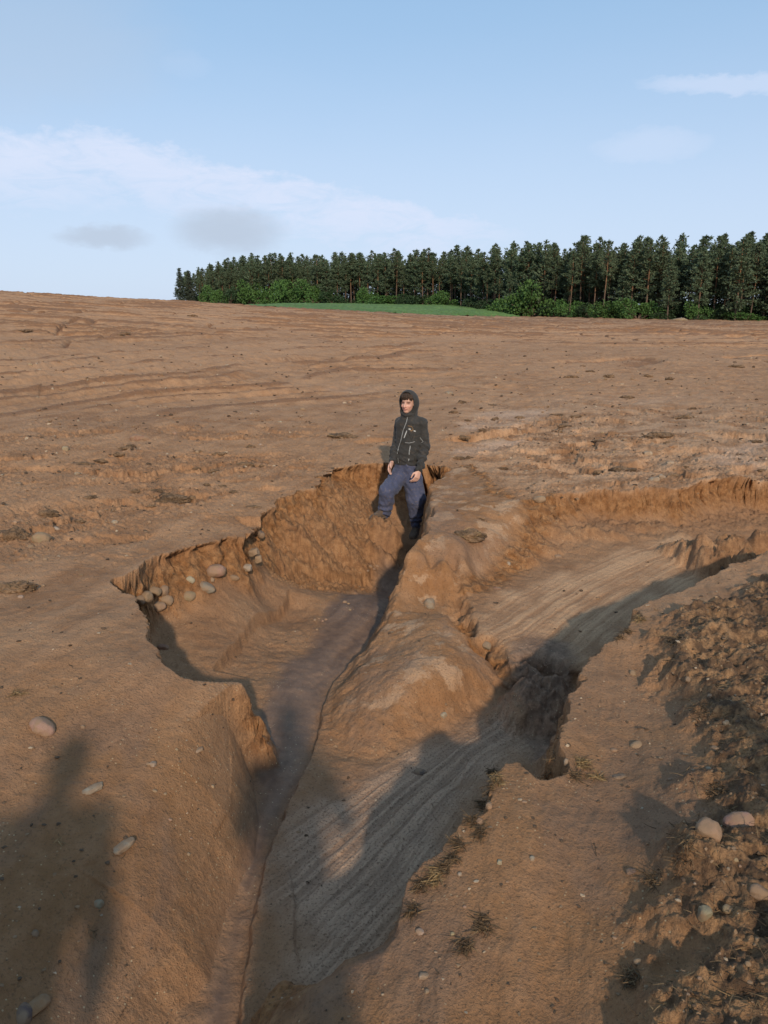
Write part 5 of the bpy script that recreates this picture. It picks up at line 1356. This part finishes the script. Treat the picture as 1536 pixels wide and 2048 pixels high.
    # ---- shoes
    for s in ('l', 'r'):
        a_, toe = J['an_' + s], J['toe_' + s]; d = (toe - V3(a_.x, a_.y, toe.z)).normalized(); sd_ = d.cross(Up).normalized(); z0 = toe.z
        g0 = V3(a_.x, a_.y, z0) - d * .055
        bm = bmesh.new()
        loft(bm, [(g0 + Up * .05, sd_ * .026, Up * .045), (g0 + d * .03 + Up * .06, sd_ * .036, Up * .058), (g0 + d * .09 + Up * .058, sd_ * .040, Up * .056), (g0 + d * .15 + Up * .045, sd_ * .044, Up * .042), (g0 + d * .21 + Up * .034, sd_ * .046, Up * .032), (g0 + d * .255 + Up * .028, sd_ * .036, Up * .024), (g0 + d * .272 + Up * .024, sd_ * .018, Up * .014)], 20, 2.3)
        chain(bm, [V3(a_.x, a_.y, a_.z + .04), g0 + d * .055 + Up * .07], [.046, .046])
        me = remesh('shoe', bm, .006 if fine else .012, 4)
        sh = fin('shoe', me, cloth('muddy shoe', (.10, .07, .05), .85, .9))
        bm = bmesh.new()
        loft(bm, [(g0 - d * .006 + Up * .010, sd_ * .030, Up * .012), (g0 + d * .10 + Up * .010, sd_ * .042, Up * .012), (g0 + d * .21 + Up * .010, sd_ * .050, Up * .012), (g0 + d * .268 + Up * .012, sd_ * .030, Up * .012)], 20, 5)
        me = remesh('sole', bm, .006 if fine else .012, 2); fin('sole', me, cloth('muddy sole', (.13, .09, .06), .8), sh)
    return root, body, jk, base

# the boy in the gully ---------------------------------------------------------
Y0 = 8.70
J = dict(left=V3(.89, -.45, 0), fwd=V3(-.45, -.89, 0), hfwd=V3(-.42, -.90, 0), hup=V3(.05, .0, 1),
 head=WY(816.5, 806, 8.64), neck=WY(818.5, 831, 8.68), chest=WY(820, 862, 8.70), pelvis=WY(813, 936, 8.72), hem=WY(815, 925, 8.71),
 sh_l=WY(843, 846, 8.63), el_l=WY(850, 890, 8.64), wr_l=WY(838.5, 940, 8.50), hd_l=WY(833, 958, 8.46),
 sh_r=WY(801, 846, 8.80), el_r=WY(794, 888, 8.80), wr_r=WY(785.5, 921, 8.60), hd_r=WY(777, 940, 8.54),
 hip_l=WY(823, 950, 8.68), kn_l=WY(832, 1000, 8.56), an_l=WY(832, 1052, 8.62), toe_l=WY(824, 1079, 8.42),
 hip_r=WY(802, 948, 8.72), kn_r=WY(774, 984, 8.40), an_r=WY(769, 1029, 8.44), toe_r=WY(742, 1041, 8.30),
 th_l=V3(-.75, -.65, 0), pn_l=V3(-.5, .6, 0), th_r=V3(-.5, -.85, 0), pn_r=V3(.9, .1, 0), curl_l=1.05, curl_r=.55,
 bag_l=(.112, .118, .115, .090, .060, .045), bag_r=(.112, .106, .098, .088, .078, .058))
pers, body_o, jk_o, pbase = make_person('person', J, 'boy in a dark hooded jacket and blue sweatpants standing in the gully', (.036, .034, .031), (.060, .066, .108))
zf_ = terr(np.array([J['toe_l'].x, J['toe_r'].x, J['an_l'].x, J['an_r'].x]), np.array([J['toe_l'].y, J['toe_r'].y, J['an_l'].y, J['an_r'].y]))
print('FEET soles', J['toe_l'].z, J['toe_r'].z, 'ground toe', zf_)
# zips, pocket lines and badge laid on the cloth
tree_j = BVHTree.FromPolygons([v.co + pbase for v in jk_o.data.vertices], [p.vertices[:] for p in jk_o.data.polygons])
def on_jacket(px, py):
    a, b, c = ray(px, py); d = V3(a, b, c).normalized(); h = tree_j.ray_cast(V3(0, 0, CAM_Z), d, 20)
    return (h[0], h[1]) if h[0] is not None else None
def strip(name, pts, width, mat, lift=.003):
    dense = []
    for (x0, y0), (x1, y1) in zip(pts[:-1], pts[1:]):
        for k in range(6): dense.append((x0 + (x1 - x0) * k / 6, y0 + (y1 - y0) * k / 6))
    dense.append(pts[-1]); hs = [h for h in (on_jacket(*p) for p in dense) if h]
    if len(hs) < 2: return
    vs, fs = [], []
    for i, (p, n) in enumerate(hs):
        t = (hs[min(i + 1, len(hs) - 1)][0] - hs[max(i - 1, 0)][0]); s = t.cross(n).normalized() * width / 2
        for k, (o_, l_) in enumerate(((-s, -.004), (-s, lift), (s, lift), (s, -.004))): vs.append((p + o_ + n * l_ - pbase)[:])
    for i in range(len(hs) - 1):
        for k in range(3): fs.append([4 * i + k, 4 * i + k + 1, 4 * i + k + 5, 4 * i + k + 4])
    fs.append([0, 1, 2, 3]); m_ = 4 * (len(hs) - 1); fs.append([m_ + 3, m_ + 2, m_ + 1, m_])
    me = bpy.data.meshes.new(name); me.from_pydata(vs, [], fs); o = link_mesh(name, me, mat, jk_o); return o
M_ZIP = cloth('grey zip', (.24, .24, .23), .1, .5); M_SILV = cloth('silver zip', (.42, .42, .40), .1, .45); M_WHITE = cloth('white print', (.38, .37, .34), .15); M_ORNG = cloth('orange print', (.20, .12, .06), .1); M_SEAM = cloth('dark seam', (.022, .02, .018), 0)
def zp(a, b): return (760 + a * .0928, 770 + b * .0928)
strip('zip', [zp(595, 680), zp(575, 790), zp(500, 980), zp(450, 1200), zp(400, 1350), zp(372, 1480)], .008, M_ZIP)
strip('zip', [zp(385, 1570), zp(400, 1680)], .007, M_ZIP)
strip('pocket_zip', [zp(580, 985), zp(520, 1140)], .010, M_SILV)
strip('pocket_zip', [zp(655, 1310), zp(635, 1420), zp(628, 1500)], .011, M_ZIP)
strip('pocket_zip', [zp(625, 1590), zp(615, 1640)], .009, M_ZIP)
strip('seam', [zp(615, 1000), zp(650, 1130), zp(690, 1180), zp(720, 1080)], .006, M_SEAM)
strip('seam', [zp(540, 1240), zp(640, 1250), zp(750, 1220)], .006, M_ZIP)
strip('seam', [zp(400, 1600), zp(560, 1660), zp(760, 1610)], .007, M_SEAM)
strip('sleeve_piping', [zp(860, 1130), zp(930, 1220), zp(880, 1250)], .006, M_ZIP)
strip('badge', [zp(618, 945), zp(660, 960)], .016, M_WHITE); strip('badge', [zp(652, 975), zp(690, 990)], .014, M_ORNG); strip('badge', [zp(600, 880), zp(680, 890), zp(720, 960)], .007, M_ORNG)
strip('badge', [zp(725, 985), zp(765, 1000)], .013, M_WHITE); strip('badge', [zp(690, 965), zp(715, 980)], .010, M_ORNG)

# ------------------------------------------------------------------ the photographer and companions, whose long shadows fall into the picture
def bystander(x, y, h, yaw, lab, cj, ctr, arms):
    z0 = float(terr(np.array([x]), np.array([y]))[0]); k = h / 1.75
    l = V3(-math.cos(yaw), -math.sin(yaw), 0) * -1; f = V3(-math.sin(yaw), math.cos(yaw), 0)
    def p(a, b, c): return V3(x, y, z0) + l * a * k + f * b * k + V3(0, 0, c * k)
    Jd = dict(left=l, fwd=f, hfwd=f, head=p(0, .02, 1.62), neck=p(0, 0, 1.47), chest=p(0, 0, 1.28), pelvis=p(0, 0, .95), hem=p(0, 0, .93), sh_l=p(.17, 0, 1.41), sh_r=p(-.17, 0, 1.41),
      hip_l=p(.09, 0, .88), hip_r=p(-.09, 0, .88), kn_l=p(.11, .03, .50), kn_r=p(-.11, .02, .50), an_l=p(.13, 0, .10), an_r=p(-.13, 0, .10), toe_l=p(.17, .2, .0), toe_r=p(-.17, .2, .0),
      bag_l=(.095, .085, .075, .07, .06, .05), bag_r=(.095, .085, .075, .07, .06, .05))
    if arms == 'phone':
        Jd.update(el_l=p(.24, .10, 1.17), el_r=p(-.24, .10, 1.17), wr_l=p(.08, .26, 1.36), wr_r=p(-.08, .26, 1.36), hd_l=p(.05, .30, 1.42), hd_r=p(-.05, .30, 1.42))
    else:
        Jd.update(el_l=p(.24, -.02, 1.12), el_r=p(-.24, -.02, 1.12), wr_l=p(.25, .08, .88), wr_r=p(-.25, .08, .88), hd_l=p(.25, .10, .80), hd_r=p(-.25, .10, .80))
    make_person('person', Jd, lab, cj, ctr, hood=False, fine=False, hands=False)
bystander(.10, -.62, 1.78, 0, 'person in a grey jacket standing behind the camera with raised hands', (.12, .12, .12), (.06, .07, .09), 'phone')
bystander(-.86, -.50, 1.74, .1, 'person in a green jacket standing at the left behind the camera', (.08, .12, .06), (.05, .05, .06), 'down')
bystander(1.95, -.75, 1.80, -.1, 'person in a brown jacket standing at the right behind the camera', (.16, .10, .06), (.07, .07, .08), 'down')
